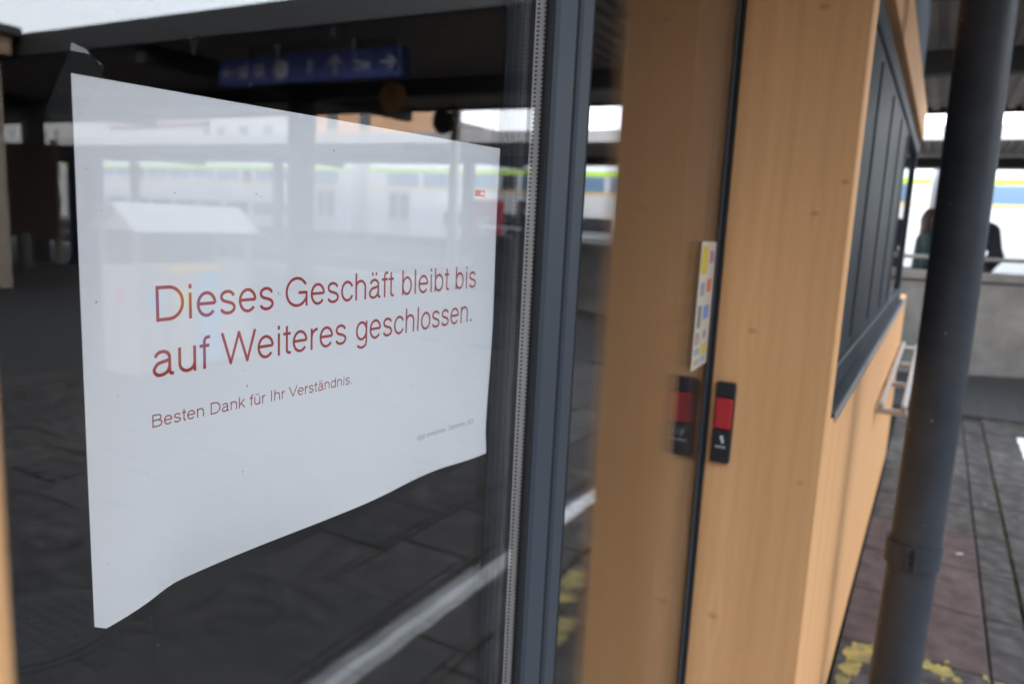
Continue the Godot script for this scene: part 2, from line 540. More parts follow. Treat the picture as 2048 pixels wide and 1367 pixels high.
	grainy(wp, noise_tex(43, 0.02, srgb(0.55, 0.54, 0.53), srgb(0.90, 0.89, 0.88), 512, 6), 1.4)
	var yp := mat("yellow_paint", Color(1, 1, 1), 0.7)
	grainy(yp, noise_tex(44, 0.03, srgb(0.12, 0.10, 0.05), srgb(0.42, 0.32, 0.06), 256, 5), 2.0)
	mat("gum", srgb(0.17, 0.165, 0.16), 0.8)
	mat("gum_dark", srgb(0.022, 0.021, 0.02), 0.7)
	var con := mat("concrete", Color(1, 1, 1), 0.85, 0.0, 0.3)
	grainy(con, noise_tex(45, 0.012, srgb(0.125, 0.12, 0.113), srgb(0.26, 0.25, 0.24), 512, 6), 0.45, 0.15)
	var iron := mat("cast_iron", Color(1, 1, 1), 0.65, 0.2)
	grainy(iron, noise_tex(46, 0.03, srgb(0.03, 0.028, 0.027), srgb(0.06, 0.056, 0.053), 256), 2.0)
	var grv := mat("gravel", Color(1, 1, 1), 0.95, 0.0, 0.2)
	grainy(grv, noise_tex(47, 0.06, srgb(0.07, 0.06, 0.05), srgb(0.2, 0.18, 0.16), 512), 1.0)
	# station
	var cor := mat("roof_sheet", Color(1, 1, 1), 0.6)
	grainy(cor, noise_tex(48, 0.01, srgb(0.26, 0.225, 0.195), srgb(0.38, 0.335, 0.295), 256), 0.35)
	mat("dark_steel", srgb(0.035, 0.033, 0.031), 0.6)
	mat("grey_fascia", srgb(0.038, 0.036, 0.035), 0.6)
	mat("pale_fascia", srgb(0.42, 0.40, 0.39), 0.6)
	mat("train_white", srgb(0.56, 0.56, 0.57), 0.4)
	mat("train_roof", srgb(0.42, 0.42, 0.44), 0.5)
	mat("lime", srgb(0.42, 0.68, 0.03), 0.4)
	mat("ochre", srgb(0.75, 0.42, 0.03), 0.4)
	mat("train_glass", srgb(0.15, 0.23, 0.33), 0.08, 0.0, 0.8)
	mat("train_dark", srgb(0.03, 0.03, 0.034), 0.5)
	mat("peach", srgb(0.72, 0.43, 0.25), 0.85)
	mat("plaster", srgb(0.55, 0.53, 0.50), 0.85)
	mat("plaster_grey", srgb(0.45, 0.44, 0.43), 0.85)
	mat("plaster_dark", srgb(0.36, 0.345, 0.32), 0.85)
	mat("tile_roof", srgb(0.20, 0.10, 0.07), 0.8)
	mat("window_dark", srgb(0.03, 0.04, 0.045), 0.1, 0.0, 1.0)
	mat("brown_wood", srgb(0.16, 0.095, 0.06), 0.7)
	mat("tan_soffit", srgb(0.46, 0.30, 0.19), 0.7)
	mat("beige_post", srgb(0.50, 0.42, 0.34), 0.7)
	mat("navy", srgb(0.02, 0.04, 0.17), 0.45)
	mat("hut_white", srgb(0.40, 0.39, 0.375), 0.6)
	mat("hut_grey", srgb(0.14, 0.14, 0.145), 0.6)
	mat("hut_cream", srgb(0.46, 0.39, 0.30), 0.6)
	mat("bin_blue", srgb(0.16, 0.42, 0.68), 0.5)
	mat("bin_yellow", srgb(0.80, 0.58, 0.12), 0.5)
	mat("red_panel", srgb(0.55, 0.04, 0.04), 0.5)
	mat("orange_disc", srgb(0.42, 0.22, 0.07), 0.5)
	var sg := mat("sign_face", Color(1, 1, 1), 0.3)
	sg.albedo_texture = sign_image()
	sg.texture_repeat = false
	mat("skin", srgb(0.48, 0.27, 0.19), 0.6)
	mat("hair_brown", srgb(0.06, 0.03, 0.018), 0.6)
	mat("hair_black", srgb(0.012, 0.011, 0.011), 0.55)
	mat("jacket_black", srgb(0.014, 0.014, 0.02), 0.8)
	mat("jacket_teal", srgb(0.016, 0.034, 0.034), 0.85)
	mat("trousers", srgb(0.03, 0.035, 0.055), 0.85)

# ---------------------------------------------------------------- the kiosk
func glazing(called: String, x0: float, x1: float, y0: float, y1: float, parent: Node3D, gap := 0.016) -> void:
	# double glazing: two panes, a perforated spacer round the gap
	var outer := put(called, boxmesh(Vector3(x0, y0, 0.008), Vector3(x1, y1, 0.012)), M.glass if gap > 0.01 else M.side_glass, parent)
	outer.set_meta("label", "outer pane of the double glazing")
	put(called, boxmesh(Vector3(x0, y0, 0.004 - gap), Vector3(x1, y1, 0.008 - gap)), M.glass if gap > 0.01 else M.side_glass, parent)
	var e := 0.012
	var st := begin()
	var zz := 0.0075
	if gap < 0.01:
		return
	box(st, Vector3(x0 + e, y0 + e, -zz), Vector3(x0 + e + 0.007, y1 - e, zz))
	box(st, Vector3(x1 - e - 0.007, y0 + e, -zz), Vector3(x1 - e, y1 - e, zz))
	box(st, Vector3(x0 + e + 0.007, y0 + e, -zz), Vector3(x1 - e - 0.007, y0 + e + 0.007, zz))
	box(st, Vector3(x0 + e + 0.007, y1 - e - 0.007, -zz), Vector3(x1 - e - 0.007, y1 - e, zz))
	var sp := put("spacer", st.commit(), M.aluminium, parent)
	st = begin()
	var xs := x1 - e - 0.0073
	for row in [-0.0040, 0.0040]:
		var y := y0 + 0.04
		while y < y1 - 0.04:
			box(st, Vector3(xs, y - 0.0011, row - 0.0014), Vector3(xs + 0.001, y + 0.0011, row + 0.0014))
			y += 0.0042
	var ho := put("perforation_shade", st.commit(), M.hole, sp)
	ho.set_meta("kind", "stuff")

func stile(x0: float, x1: float, y0: float, y1: float, z0: float, z1: float, parent: Node3D, called := "stile") -> void:
	put(called, boxmesh(Vector3(x0, y0, z0), Vector3(x1, y1, z1), 0.004), M.anthracite, parent)

func make_kiosk() -> void:
	var k := thing("timber_kiosk", "closed station kiosk of pale spruce with grey framed glass door and windows", "kiosk")
	# front posts and jamb
	put("corner_post", boxmesh(Vector3(-0.60, 0.02, -0.05), Vector3(0.0675, 2.75, 0.237), 0.004, Vector2(0.2, 0.3)), M.spruce, k)
	put("jamb", boxmesh(Vector3(XJ, 0.02, -0.05), Vector3(1.502, 2.75, ZF), 0.003, Vector2(0.0, 2.0)), M.spruce, k)
	put("lintel", boxmesh(Vector3(0.067, 2.22, -0.05), Vector3(XJ - 0.001, 2.75, ZF - 0.003), 0.004), M.spruce, k)
	# upright boards under the window
	var n := 26
	var bw := (5.20 - 1.505) / n
	for i in n:
		var x0 := 1.505 + bw * i
		put("board", boxmesh(Vector3(x0, 0.02, 0.19), Vector3(x0 + bw - 0.0025, 1.03, ZF - 0.006), 0.002, Vector2(0.137 * i, 0.31 * i)), M.spruce, k)
	put("plinth", boxmesh(Vector3(1.503, 0.0, 0.06), Vector3(5.19, 1.0, 0.188)), M.shutter, k)
	# fascia over the window
	put("fascia_board", boxmesh(Vector3(1.53, 1.856, 0.165), Vector3(4.45, 2.005, ZF), 0.003, Vector2(0.1, 0.2)), M.spruce_lying, k)
	put("upper_panel", boxmesh(Vector3(1.503, 1.846, 0.09), Vector3(5.2, 2.75, 0.160)), M.shutter, k)
	put("end_wall", boxmesh(Vector3(5.06, 0.02, -5.2), Vector3(5.2, 1.03, 0.186), 0.003), M.spruce, k)
	put("end_wall", boxmesh(Vector3(5.07, 1.031, -5.2), Vector3(5.19, 2.75, 0.089), 0.003), M.shutter, k)
	put("back_wall", boxmesh(Vector3(-0.6, 0.02, -5.35), Vector3(5.2, 2.75, -5.2)), M.grey_lining, k)
	put("side_wall", boxmesh(Vector3(-0.6, 0.02, -5.2), Vector3(-0.5, 2.75, -0.051)), M.grey_lining, k)
	put("inner_lining", boxmesh(Vector3(5.02, 0.02, -5.19), Vector3(5.059, 2.75, 0.05)), M.grey_lining, k)
	put("inner_lining", boxmesh(Vector3(1.503, 0.02, 0.0), Vector3(5.019, 2.75, 0.055)), M.grey_lining, k)
	put("inner_floor", boxmesh(Vector3(-0.5, 0.0, -5.199), Vector3(5.06, 0.02, 0.05)), M.grey_lining, k)
	put("roof", boxmesh(Vector3(-2.55, 2.751, -5.5), Vector3(5.35, 2.95, 0.30), 0.01), M.anthracite, k)
	put("added_shade_roof", boxmesh(Vector3(-0.20, 2.751, 0.301), Vector3(4.35, 2.93, 2.20), 0.01), M.anthracite, k)  # unseen overhang, added and sized to shade the kiosk front
	put("wing_wall", boxmesh(Vector3(-2.5, 0.02, -5.35), Vector3(-0.601, 2.75, ZF), 0.004), M.spruce, k)
	# door leaf
	var d := Node3D.new()
	d.name = "door"
	k.add_child(d)
	glazing("pane", 0.11, 0.719, 0.09, 2.14, d)
	put("gasket", boxmesh(Vector3(0.682, 0.09, 0.0125), Vector3(0.691, 2.14, 0.019), 0.002), M.gasket, d)
	stile(0.692, 0.737, 0.02, 2.20, 0.0126, 0.0225, d)
	stile(0.7195, 0.737, 0.02, 2.20, -0.04, 0.0125, d, "stile_web")
	stile(0.694, 0.719, 0.02, 2.20, -0.04, -0.0126, d, "glazing_bead")
	stile(0.068, 0.13, 0.02, 2.20, -0.04, 0.0225, d)
	stile(0.1305, 0.6915, 0.02, 0.12, -0.04, 0.0225, d, "bottom_rail")
	stile(0.1305, 0.6915, 2.10, 2.20, -0.04, 0.0225, d, "top_rail")
	put("seal", boxmesh(Vector3(0.7375, 0.02, -0.03), Vector3(0.7505, 2.20, 0.0175)), M.gasket, d)
	# fixed light beside the door
	var f := Node3D.new()
	f.name = "side_light"
	k.add_child(f)
	stile(0.751, 0.782, 0.02, 2.20, 0.0126, 0.020, f)
	stile(0.751, 0.7645, 0.02, 2.20, -0.04, 0.0125, f, "stile_web")
	put("gasket", boxmesh(Vector3(0.7825, 0.09, 0.0125), Vector3(0.789, 2.14, 0.018), 0.001), M.gasket, f)
	glazing("pane", 0.765, 1.433, 0.09, 2.14, f, 0.006)
	put("gasket", boxmesh(Vector3(1.418, 0.03, 0.0125), Vector3(1.4365, 2.2, 0.020), 0.002), M.gasket, f)
	put("side_stile", boxmesh(Vector3(1.372, 0.02, -0.046), Vector3(1.4365, 2.2, -0.0026), 0.002), M.anthracite, f)
	put("side_channel", boxmesh(Vector3(1.404, 0.03, 0.0125), Vector3(1.4175, 2.2, 0.015), 0.001), M.anthracite, f)
	stile(0.787, 1.403, 0.02, 0.12, -0.04, 0.018, f, "bottom_rail")
	stile(0.787, 1.403, 2.10, 2.20, -0.04, 0.018, f, "top_rail")
	# serving window
	var w := Node3D.new()
	w.name = "serving_window"
	k.add_child(w)
	put("sill", boxmesh(Vector3(1.503, 1.031, 0.10), Vector3(4.62, 1.043, ZF + 0.004), 0.003), M.shutter, w)
	put("drip_edge", boxmesh(Vector3(1.503, 1.025, ZF + 0.0045), Vector3(4.62, 1.043, ZF + 0.009), 0.001), M.steel, w)
	put("bottom_rail", boxmesh(Vector3(1.503, 1.044, 0.11), Vector3(4.60, 1.10, 0.210), 0.004), M.shutter, w)
	put("top_rail", boxmesh(Vector3(1.503, 1.79, 0.11), Vector3(4.60, 1.844, 0.210), 0.004), M.shutter, w)
	for i in 4:
		var sx := 1.578 + 0.474 * i
		put("shutter_panel", boxmesh(Vector3(sx, 1.101, 0.165), Vector3(sx + 0.470, 1.789, 0.203), 0.002), M.shutter, w)
		put("pull_strip", boxmesh(Vector3(sx + 0.40, 1.13, 0.2035), Vector3(sx + 0.415, 1.76, 0.207), 0.001), M.anthracite, w)
	for m in [[1.503, 1.575, 0.212], [3.475, 3.51, 0.205], [4.56, 4.60, 0.205]]:
		put("mullion", boxmesh(Vector3(m[0], 1.101, 0.11), Vector3(m[1], 1.789, m[2]), 0.004), M.shutter, w)
	put("pane", boxmesh(Vector3(3.511, 1.101, 0.186), Vector3(4.559, 1.789, 0.190)), M.glass, w)
	put("corner_pane", boxmesh(Vector3(4.61, 1.044, 0.13), Vector3(5.05, 1.844, 0.136)), M.glass, w)
	put("sealant", tubemesh([Vector3(1.506, 1.16, 0.214), Vector3(1.508, 1.25, 0.217), Vector3(1.507, 1.33, 0.219), Vector3(1.509, 1.42, 0.216), Vector3(1.506, 1.52, 0.213)], 0.007, 8), M.sealant, w)
	# dust and dried drops on the outside of the door glass
	for i in 90:
		var r := rng.randf_range(0.00025, 0.0006)
		var st := begin()
		var c := Vector3(rng.randf_range(0.15, 0.68), rng.randf_range(0.92, 1.58), 0.0123)
		for j in 7:
			var a := TAU * j / 7
			var b := TAU * (j + 1) / 7
			tri(st, c, c + Vector3(cos(a), sin(a), 0) * r, c + Vector3(cos(b), sin(b), 0) * r, Vector3(0, 0, 1), Vector2.ZERO, Vector2.ZERO, Vector2.ZERO)
		put("dust_speck", st.commit(), M.dust_bright, d)
	for i in 30:
		var r := rng.randf_range(0.0003, 0.0008)
		var st := begin()
		var c := Vector3(rng.randf_range(0.2, 0.62), rng.randf_range(1.14, 1.42), 0.0123)
		for j in 6:
			var a := TAU * j / 6
			var b := TAU * (j + 1) / 6
			tri(st, c, c + Vector3(cos(a) * 0.7, sin(a), 0) * r, c + Vector3(cos(b) * 0.7, sin(b), 0) * r, Vector3(0, 0, 1), Vector2.ZERO, Vector2.ZERO, Vector2.ZERO)
		put("dirt_speck", st.commit(), M.dirt, d)
	for q in [[0.284, 1.452, 0.0035, 0.006], [0.343, 1.462, 0.0035, 0.006], [0.262, 1.470, 0.003, 0.008], [0.391, 1.482, 0.004, 0.005], [0.410, 1.478, 0.003, 0.009], [0.302, 1.490, 0.004, 0.012], [0.46, 1.488, 0.003, 0.01], [0.478, 1.476, 0.0025, 0.008]]:
		var st := begin()
		var c := Vector3(q[0], q[1], 0.0122)
		for j in 14:
			var a := TAU * j / 14
			var b := TAU * (j + 1) / 14
			var ra := 0.72 + 0.28 * sin(a * 3.0 + q[0] * 90.0)
			var rb := 0.72 + 0.28 * sin(b * 3.0 + q[0] * 90.0)
			tri(st, c, c + Vector3(cos(a) * q[2], sin(a) * q[3], 0) * ra, c + Vector3(cos(b) * q[2], sin(b) * q[3], 0) * rb, Vector3(0, 0, 1), Vector2.ZERO, Vector2.ZERO, Vector2.ZERO)
		put("dried_drop", st.commit(), M.dust, d)

# ---------------------------------------------------------------- the notice behind the glass
func paper_z(u: float, v: float) -> float:
	# the lower edge curls away from the glass beside its corner; v = 0 top, 1 bottom
	var low := pow(v, 6.0)
	return -0.0006 - 0.0115 * low * smoothstep(0.05, 0.155, u) * (1.0 - smoothstep(0.19, 0.60, u)) - 0.003 * low * exp(-pow((u - 0.74) / 0.10, 2.0)) - 0.0007 * sin(u * 7.0 + v * 3.0) * v - 0.0005 * sin(v * 9.0) * u

func make_notice() -> void:
	var t := thing("paper_notice", "white landscape paper notice with dark red German text taped behind the door glass", "notice", Vector3(0.2335, 1.1355, -0.0135))
	var W := 0.42
	var H := 0.297
	var nx := 64
	var ny := 48
	var st := begin()
	st.set_smooth_group(0)
	for j in ny + 1:
		for i in nx + 1:
			var u := float(i) / nx
			var v := float(j) / ny
			var x := u * W
			var y := H * (1.0 - v)
			y += (-0.0025 + 0.006 * u) * pow(1.0 - v, 5.0)
			y -= pow(v, 8.0) * (0.0028 * (1.0 - smoothstep(0.012, 0.075, u)) - 0.0040 * (1.0 - smoothstep(0.0, 0.012, u)) + 0.0045 * smoothstep(0.78, 1.0, u))
			x -= 0.004 * smoothstep(0.6, 0.95, v) * smoothstep(0.9, 1.0, u) * (1.0 - smoothstep(0.93, 1.0, v) * 0.6)
			st.set_uv(Vector2(u, v))
			st.set_normal(Vector3(0, 0, 1))
			st.add_vertex(Vector3(x, y, paper_z(u, v)))
	for j in ny:
		for i in nx:
			var a := j * (nx + 1) + i
			for q in [a, a + 1, a + nx + 2, a, a + nx + 2, a + nx + 1]:
				st.add_index(q)
	st.generate_normals()
	put("sheet", st.commit(), M.paper, t)
	# clear tape at the corners, with torn white ends
	var o := Vector3(0.2335, 1.1355, 0)
	var z := 0.0008
	for q in [
			[[0.233, 1.441], [0.241, 1.4425], [0.250, 1.4365], [0.2475, 1.427], [0.228, 1.396], [0.2195, 1.411]],
			[[0.645, 1.449], [0.6535, 1.4525], [0.667, 1.437], [0.672, 1.418], [0.655, 1.412], [0.640, 1.430]]]:
		st = begin()
		for i in range(1, q.size() - 1):
			tri(st, Vector3(q[0][0], q[0][1], z) - o, Vector3(q[i][0], q[i][1], z) - o, Vector3(q[i + 1][0], q[i + 1][1], z) - o, Vector3(0, 0, 1), Vector2.ZERO, Vector2.ZERO, Vector2.ZERO)
		put("tape_strip", st.commit(), M.tape, t)
	for q in [[[0.2325, 1.4405], [0.2333, 1.4445], [0.2365, 1.4435], [0.2405, 1.4428], [0.2425, 1.4405], [0.239, 1.4405]], [[0.2460, 1.4385], [0.2482, 1.4372], [0.2478, 1.4364]], [[0.6535, 1.4525], [0.6625, 1.4425], [0.6615, 1.4425]]]:
		st = begin()
		for i in range(1, q.size() - 1):
			tri(st, Vector3(q[0][0], q[0][1], z * 1.3) - o, Vector3(q[i][0], q[i][1], z * 1.3) - o, Vector3(q[i + 1][0], q[i + 1][1], z * 1.3) - o, Vector3(0, 0, 1), Vector2.ZERO, Vector2.ZERO, Vector2.ZERO)
		put("torn_end", st.commit(), M.tape_edge, t)

func make_small_things() -> void:
	# sticker sheet at the end of the side light
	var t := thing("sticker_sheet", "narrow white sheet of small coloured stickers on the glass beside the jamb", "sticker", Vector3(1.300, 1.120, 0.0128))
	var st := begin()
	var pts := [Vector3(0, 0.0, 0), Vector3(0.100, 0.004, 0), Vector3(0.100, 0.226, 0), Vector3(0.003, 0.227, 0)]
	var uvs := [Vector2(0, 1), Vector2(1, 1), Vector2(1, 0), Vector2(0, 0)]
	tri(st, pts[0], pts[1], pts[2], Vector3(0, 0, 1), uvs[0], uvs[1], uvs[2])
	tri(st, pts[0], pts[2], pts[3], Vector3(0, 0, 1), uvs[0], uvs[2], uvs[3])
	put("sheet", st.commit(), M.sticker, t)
	# the black and red holder screwed to the jamb
	t = thing("belt_holder", "small black wall holder with a red middle on the spruce jamb", "holder", Vector3(XJ, 0.930, 0.048))
	put("housing", boxmesh(Vector3(-0.010, 0.0, -0.018), Vector3(-0.0005, 0.156, 0.018), 0.003), M.black_plastic, t)
	put("red_insert", boxmesh(Vector3(-0.020, 0.066, -0.0165), Vector3(-0.0101, 0.126, 0.0165), 0.004), M.red_plastic, t)
	put("top_cap", boxmesh(Vector3(-0.016, 0.1265, -0.018), Vector3(-0.0101, 0.156, 0.018), 0.003), M.black_plastic, t)
	put("lower_plate", boxmesh(Vector3(-0.016, 0.0, -0.018), Vector3(-0.0101, 0.0655, 0.018), 0.003), M.black_plastic, t)
	st = begin()
	box(st, Vector3(-0.0165, 0.046, -0.001), Vector3(-0.0161, 0.054, 0.004))
	box(st, Vector3(-0.0165, 0.040, 0.002), Vector3(-0.0161, 0.047, 0.006))
	for i in 4:
		box(st, Vector3(-0.0165, 0.030, -0.008 + 0.005 * i), Vector3(-0.0161, 0.034, -0.0055 + 0.005 * i))
	put("printed_mark", st.commit(), M.print_white, t)
	# dark pole before the front, with its pipe clamp and two hooks high up
	t = thing("steel_pole", "dark grey round pole with a bolted clamp before the kiosk front", "pole", Vector3(2.2, 0.0, 0.400))
	var r := 0.0605
	var up := []
	for i in 13:
		up.append(Vector3(0, 2.75 * i / 12.0, 0.012 * sin(PI * minf(2.2, i * 2.75 / 12.0) / 2.2) - 0.006))
	put("pipe", tubemesh(up, r, 48), M.pole, t)
	for i in 9:      # chips in the paint
		var a := rng.randf_range(2.0, 4.3)
		var yy := rng.randf_range(0.3, 2.0)
		var n := Vector3(cos(a), 0, sin(a))
		var e := Vector3(-sin(a), 0, cos(a)) * rng.randf_range(0.0012, 0.003)
		var c := n * (r + 0.0004) + Vector3(0, yy, 0.012 * sin(PI * minf(2.2, yy) / 2.2) - 0.006)
		var chip := begin()
		tri(chip, c - e, c + e, c + Vector3(0, rng.randf_range(0.002, 0.006), 0), n, Vector2.ZERO, Vector2.ZERO, Vector2.ZERO)
		put("paint_chip", chip.commit(), M.steel, t)
	put("foot_plate", boxmesh(Vector3(-0.11, 0.0, -0.11), Vector3(0.11, 0.012, 0.11), 0.003), M.dark_steel, t)
	var cl := Node3D.new()
	cl.name = "clamp"
	t.add_child(cl)
	st = begin()
	for i in 40:
		var a0 := TAU * i / 40 + 0.05
		var a1 := TAU * (i + 1) / 40 + 0.05
		if i == 0:
			continue
		for q in [[r + 0.007, 1.0], [r - 0.002, -1.0]]:
			var p := []
			for aa in [a0, a1]:
				for yy in [0.522, 0.584]:
					p.append([Vector3(cos(aa) * q[0], yy, sin(aa) * q[0]), Vector3(cos(aa), 0, sin(aa)) * q[1]])
			smooth_tri(st, p[0], p[1], p[2], Vector2.ZERO, Vector2.ZERO, Vector2.ZERO)
			smooth_tri(st, p[1], p[3], p[2], Vector2.ZERO, Vector2.ZERO, Vector2.ZERO)
		for yy in [0.522, 0.584]:
			var n := Vector3(0, -1 if yy < 0.55 else 1, 0)
			quad(st, Vector3(cos(a0) * (r - 0.002), yy, sin(a0) * (r - 0.002)), Vector3(cos(a1) * (r - 0.002), yy, sin(a1) * (r - 0.002)), Vector3(cos(a1) * (r + 0.007), yy, sin(a1) * (r + 0.007)), Vector3(cos(a0) * (r + 0.007), yy, sin(a0) * (r + 0.007)), n)
	put("band", st.commit(), M.pole, cl)
	put("lug", boxmesh(Vector3(-r - 0.020, 0.524, 0.004), Vector3(-r + 0.002, 0.582, 0.009), 0.002), M.pole, cl)
	put("lug", boxmesh(Vector3(-r - 0.020, 0.524, -0.014), Vector3(-r + 0.002, 0.582, -0.009), 0.002), M.pole, cl)
	put("bolt", tubemesh([Vector3(-r - 0.012, 0.5525, -0.018), Vector3(-r - 0.012, 0.5525, 0.014)], 0.004, 10), M.dark_steel, cl)
	for s in [-1.0, 1.0]:
		var hp := []
		for i in 15:
			var a := PI + PI * i / 14.0
			hp.append(Vector3(-0.075, 1.957 + 0.016 * sin(a), 0.012 + s * 0.093 + 0.022 * cos(a)))
		hp.push_front(Vector3(-0.075, 2.30, 0.012 + s * 0.093 - 0.022))
		hp.append(Vector3(-0.075, 1.98, 0.012 + s * 0.093 + 0.022))
		put("hook", tubemesh(hp, 0.0032, 8), M.gasket, t)
	put("hook_bar", boxmesh(Vector3(-0.085, 2.301, -0.14), Vector3(-0.055, 2.32, 0.15), 0.002), M.gasket, t)
	# bag rail under the serving window
	t = thing("bag_rail", "pale metal rail of two bars on brackets under the serving window", "rail", Vector3(3.17, 0.725, ZF))
	put("bar", boxmesh(Vector3(0.0, 0.0, 0.006), Vector3(2.0, 0.022, 0.024), 0.004), M.steel, t)
	put("bar", boxmesh(Vector3(0.0, 0.0, 0.082), Vector3(2.0, 0.022, 0.102), 0.004), M.steel, t)
	for x in [0.0, 0.62, 1.25, 1.95]:
		put("bracket", boxmesh(Vector3(x, -0.022, -0.006), Vector3(x + 0.03, -0.001, 0.105), 0.003), M.steel, t)

# ---------------------------------------------------------------- ground
func make_ground() -> void:
	var g := struct("ground")
	put("gravel_bed", boxmesh(Vector3(-300, -1.2, -300), Vector3(500, -0.75, 500)), M.gravel, g)
	var p := struct("platform")
	put("slab", boxmesh(Vector3(-40, -0.749, -60), Vector3(13.9, -0.047, 120)), M.bedding, p)
	var x0 := -0.88
	var pitch := 0.45
	var rows := [[0.225, 0.668], [0.673, 0.794]]
	var z := 0.802
	while z < 5.4:
		rows.append([z + 0.004, z + 0.345])
		z += 0.35
	var hole := Vector2(1.27, 2.03)
	var meshes := {}
	var n_row := 0
	for r in rows:
		var shift := 0.0 if n_row < 2 else (0.225 if n_row % 2 == 1 else 0.1)
		for i in 17:
			var x := x0 + shift + pitch * i
			var lo := Vector2(x, r[0])
			var hi := Vector2(x + pitch - 0.008, r[1])
			var near := Vector2(clampf(hole.x, lo.x, hi.x), clampf(hole.y, lo.y, hi.y))
			if near.distance_to(hole) < 0.37:
				continue
			var key := "%.3f" % (r[1] - r[0])
			if not meshes.has(key):
				meshes[key] = boxmesh(Vector3(0, -0.045, 0), Vector3(pitch - 0.008, 0, r[1] - r[0]), 0.005)
			var red: bool = n_row == 0 and x > 2.6 and x < 3.8
			var mt: Material = M["paver_red_%d" % (i % 2)] if red else M["paver_%d" % rng.randi_range(0, 4)]
			put("paving_slab", meshes[key], mt, p, Vector3(x, rng.randf_range(-0.0015, 0.0015), r[0]), Vector3(rng.randf_range(-0.003, 0.003), 0, rng.randf_range(-0.003, 0.003)))
		n_row += 1
	# asphalt where the slabs end
	var xe := x0 + pitch * 17
	put("asphalt", boxmesh(Vector3(xe + 0.24, -0.046, -60), Vector3(13.9, -0.004, 120)), M.asphalt, p)
	put("asphalt", boxmesh(Vector3(-40, -0.046, z + 0.01), Vector3(xe + 0.235, -0.004, 120)), M.asphalt, p)
	put("asphalt", boxmesh(Vector3(-40, -0.046, -60), Vector3(x0 - 0.01, -0.004, z + 0.005)), M.asphalt, p)
	put("asphalt", boxmesh(Vector3(x0 - 0.005, -0.046, -60), Vector3(xe + 0.235, -0.004, -5.4)), M.asphalt, p)
	put("asphalt", boxmesh(Vector3(hole.x - 0.86, -0.046, hole.y - 0.86), Vector3(hole.x + 0.86, -0.0045, hole.y + 0.86)), M.paver_1, p)
	put("edge_kerb", boxmesh(Vector3(13.3, -0.0035, -60), Vector3(13.9, 0.002, 120)), M.concrete, p)
	# moss in the wide joint
	var st := begin()
	var x := -0.5
	while x < 6.6:
		if rng.randf() < 0.45:
			var c := Vector3(x, -0.006, 0.800 + rng.randf_range(-0.004, 0.004))
			var rx := rng.randf_range(0.008, 0.025)
			var rz := rng.randf_range(0.004, 0.012)
			for j in 7:
				var a := TAU * j / 7
				var b := TAU * (j + 1) / 7
				tri(st, c + Vector3(0, 0.009, 0), c + Vector3(cos(a) * rx, -0.004, sin(a) * rz), c + Vector3(cos(b) * rx, -0.004, sin(b) * rz), Vector3.UP, Vector2.ZERO, Vector2.ZERO, Vector2.ZERO)
		x += 0.012
	var mo := put("moss", st.commit(), M.moss, p)
	mo.set_meta("kind", "stuff")
	# the white line, painted slab by slab, and the worn yellow marks
	var lx := -3.0
	while lx < 6.35:
		var l := rng.randf_range(0.35, 0.55)
		st = begin()
		var n := 10
		for i in n:
			var a := lx + l * i / n
			var b := lx + l * (i + 1) / n
			var za := 1.000 + 0.003 * sin(a * 31.0)
			var zb := 1.000 + 0.003 * sin(b * 31.0)
			var ya := 1.076 + 0.003 * sin(a * 23.0 + 1.0)
			var yb := 1.076 + 0.003 * sin(b * 23.0 + 1.0)
			quad(st, Vector3(a, 0.004, za), Vector3(b, 0.004, zb), Vector3(b, 0.004, yb), Vector3(a, 0.004, ya), Vector3.UP)
		put("white_line", st.commit(), M.white_paint, p)
		lx += l + 0.004
	for q in [[2.63, 0.290, 0.085, 0.050], [2.52, 0.275, 0.07, 0.035], [2.44, 0.262, 0.05, 0.022], [2.70, 0.335, 0.025, 0.02], [2.685, 0.485, 0.035, 0.035], [2.672, 0.535, 0.05, 0.032], [2.64, 0.575, 0.02, 0.014], [2.705, 0.655, 0.010, 0.008], [2.69, 0.70, 0.014, 0.012], [2.56, 0.735, 0.11, 0.040], [2.42, 0.700, 0.06, 0.038], [2.24, 0.620, 0.075, 0.036], [2.15, 0.595, 0.04, 0.022]]:
		put("yellow_mark", blob(q[0], q[1], q[2], q[3], 0.0034, 44), M.yellow_paint, p)
		for i in 3:
			var e := rng.randf_range(0.004, 0.011)
			put("yellow_mark", blob(q[0] + rng.randf_range(-1.5, 1.5) * q[2], q[1] + rng.randf_range(-1.5, 1.5) * q[3], e * 1.3, e, 0.0031, 12), M.yellow_paint, p)
	# trodden chewing gum and small litter
	for i in 70:
		var e := rng.randf_range(0.006, 0.014)
		var gx := rng.randf_range(0.6, 6.2)
		var gz := rng.randf_range(0.3, 3.4)
		put("gum_spot", blob(gx, gz, e, e * rng.randf_range(0.6, 1.0), 0.0026, 12), M.gum if i % 3 else M.gum_dark, p)
	for i in 9:
		var lf := Vector3(rng.randf_range(1.4, 5.5), 0.004, rng.randf_range(0.35, 2.6))
		put("litter_scrap", boxmesh(Vector3(-0.018, 0, -0.006), Vector3(0.018, 0.003, 0.006), 0.001), M.beige_post, p, lf, Vector3(rng.randf_range(-0.05, 0.05), rng.randf_range(0, 3.1), 0.06))
	# manhole cover in its ring of setts
	var t := thing("manhole_cover", "round cast iron manhole cover in a ring of small setts", "manhole cover", Vector3(hole.x, 0, hole.y))
	var top := []
	put("rim", tubemesh([Vector3(0, -0.03, 0), Vector3(0, 0.002, 0)], 0.255, 48), M.cast_iron, t)
	put("plate", tubemesh([Vector3(0, 0.0025, 0), Vector3(0, 0.006, 0)], 0.225, 48), M.cast_iron, t)
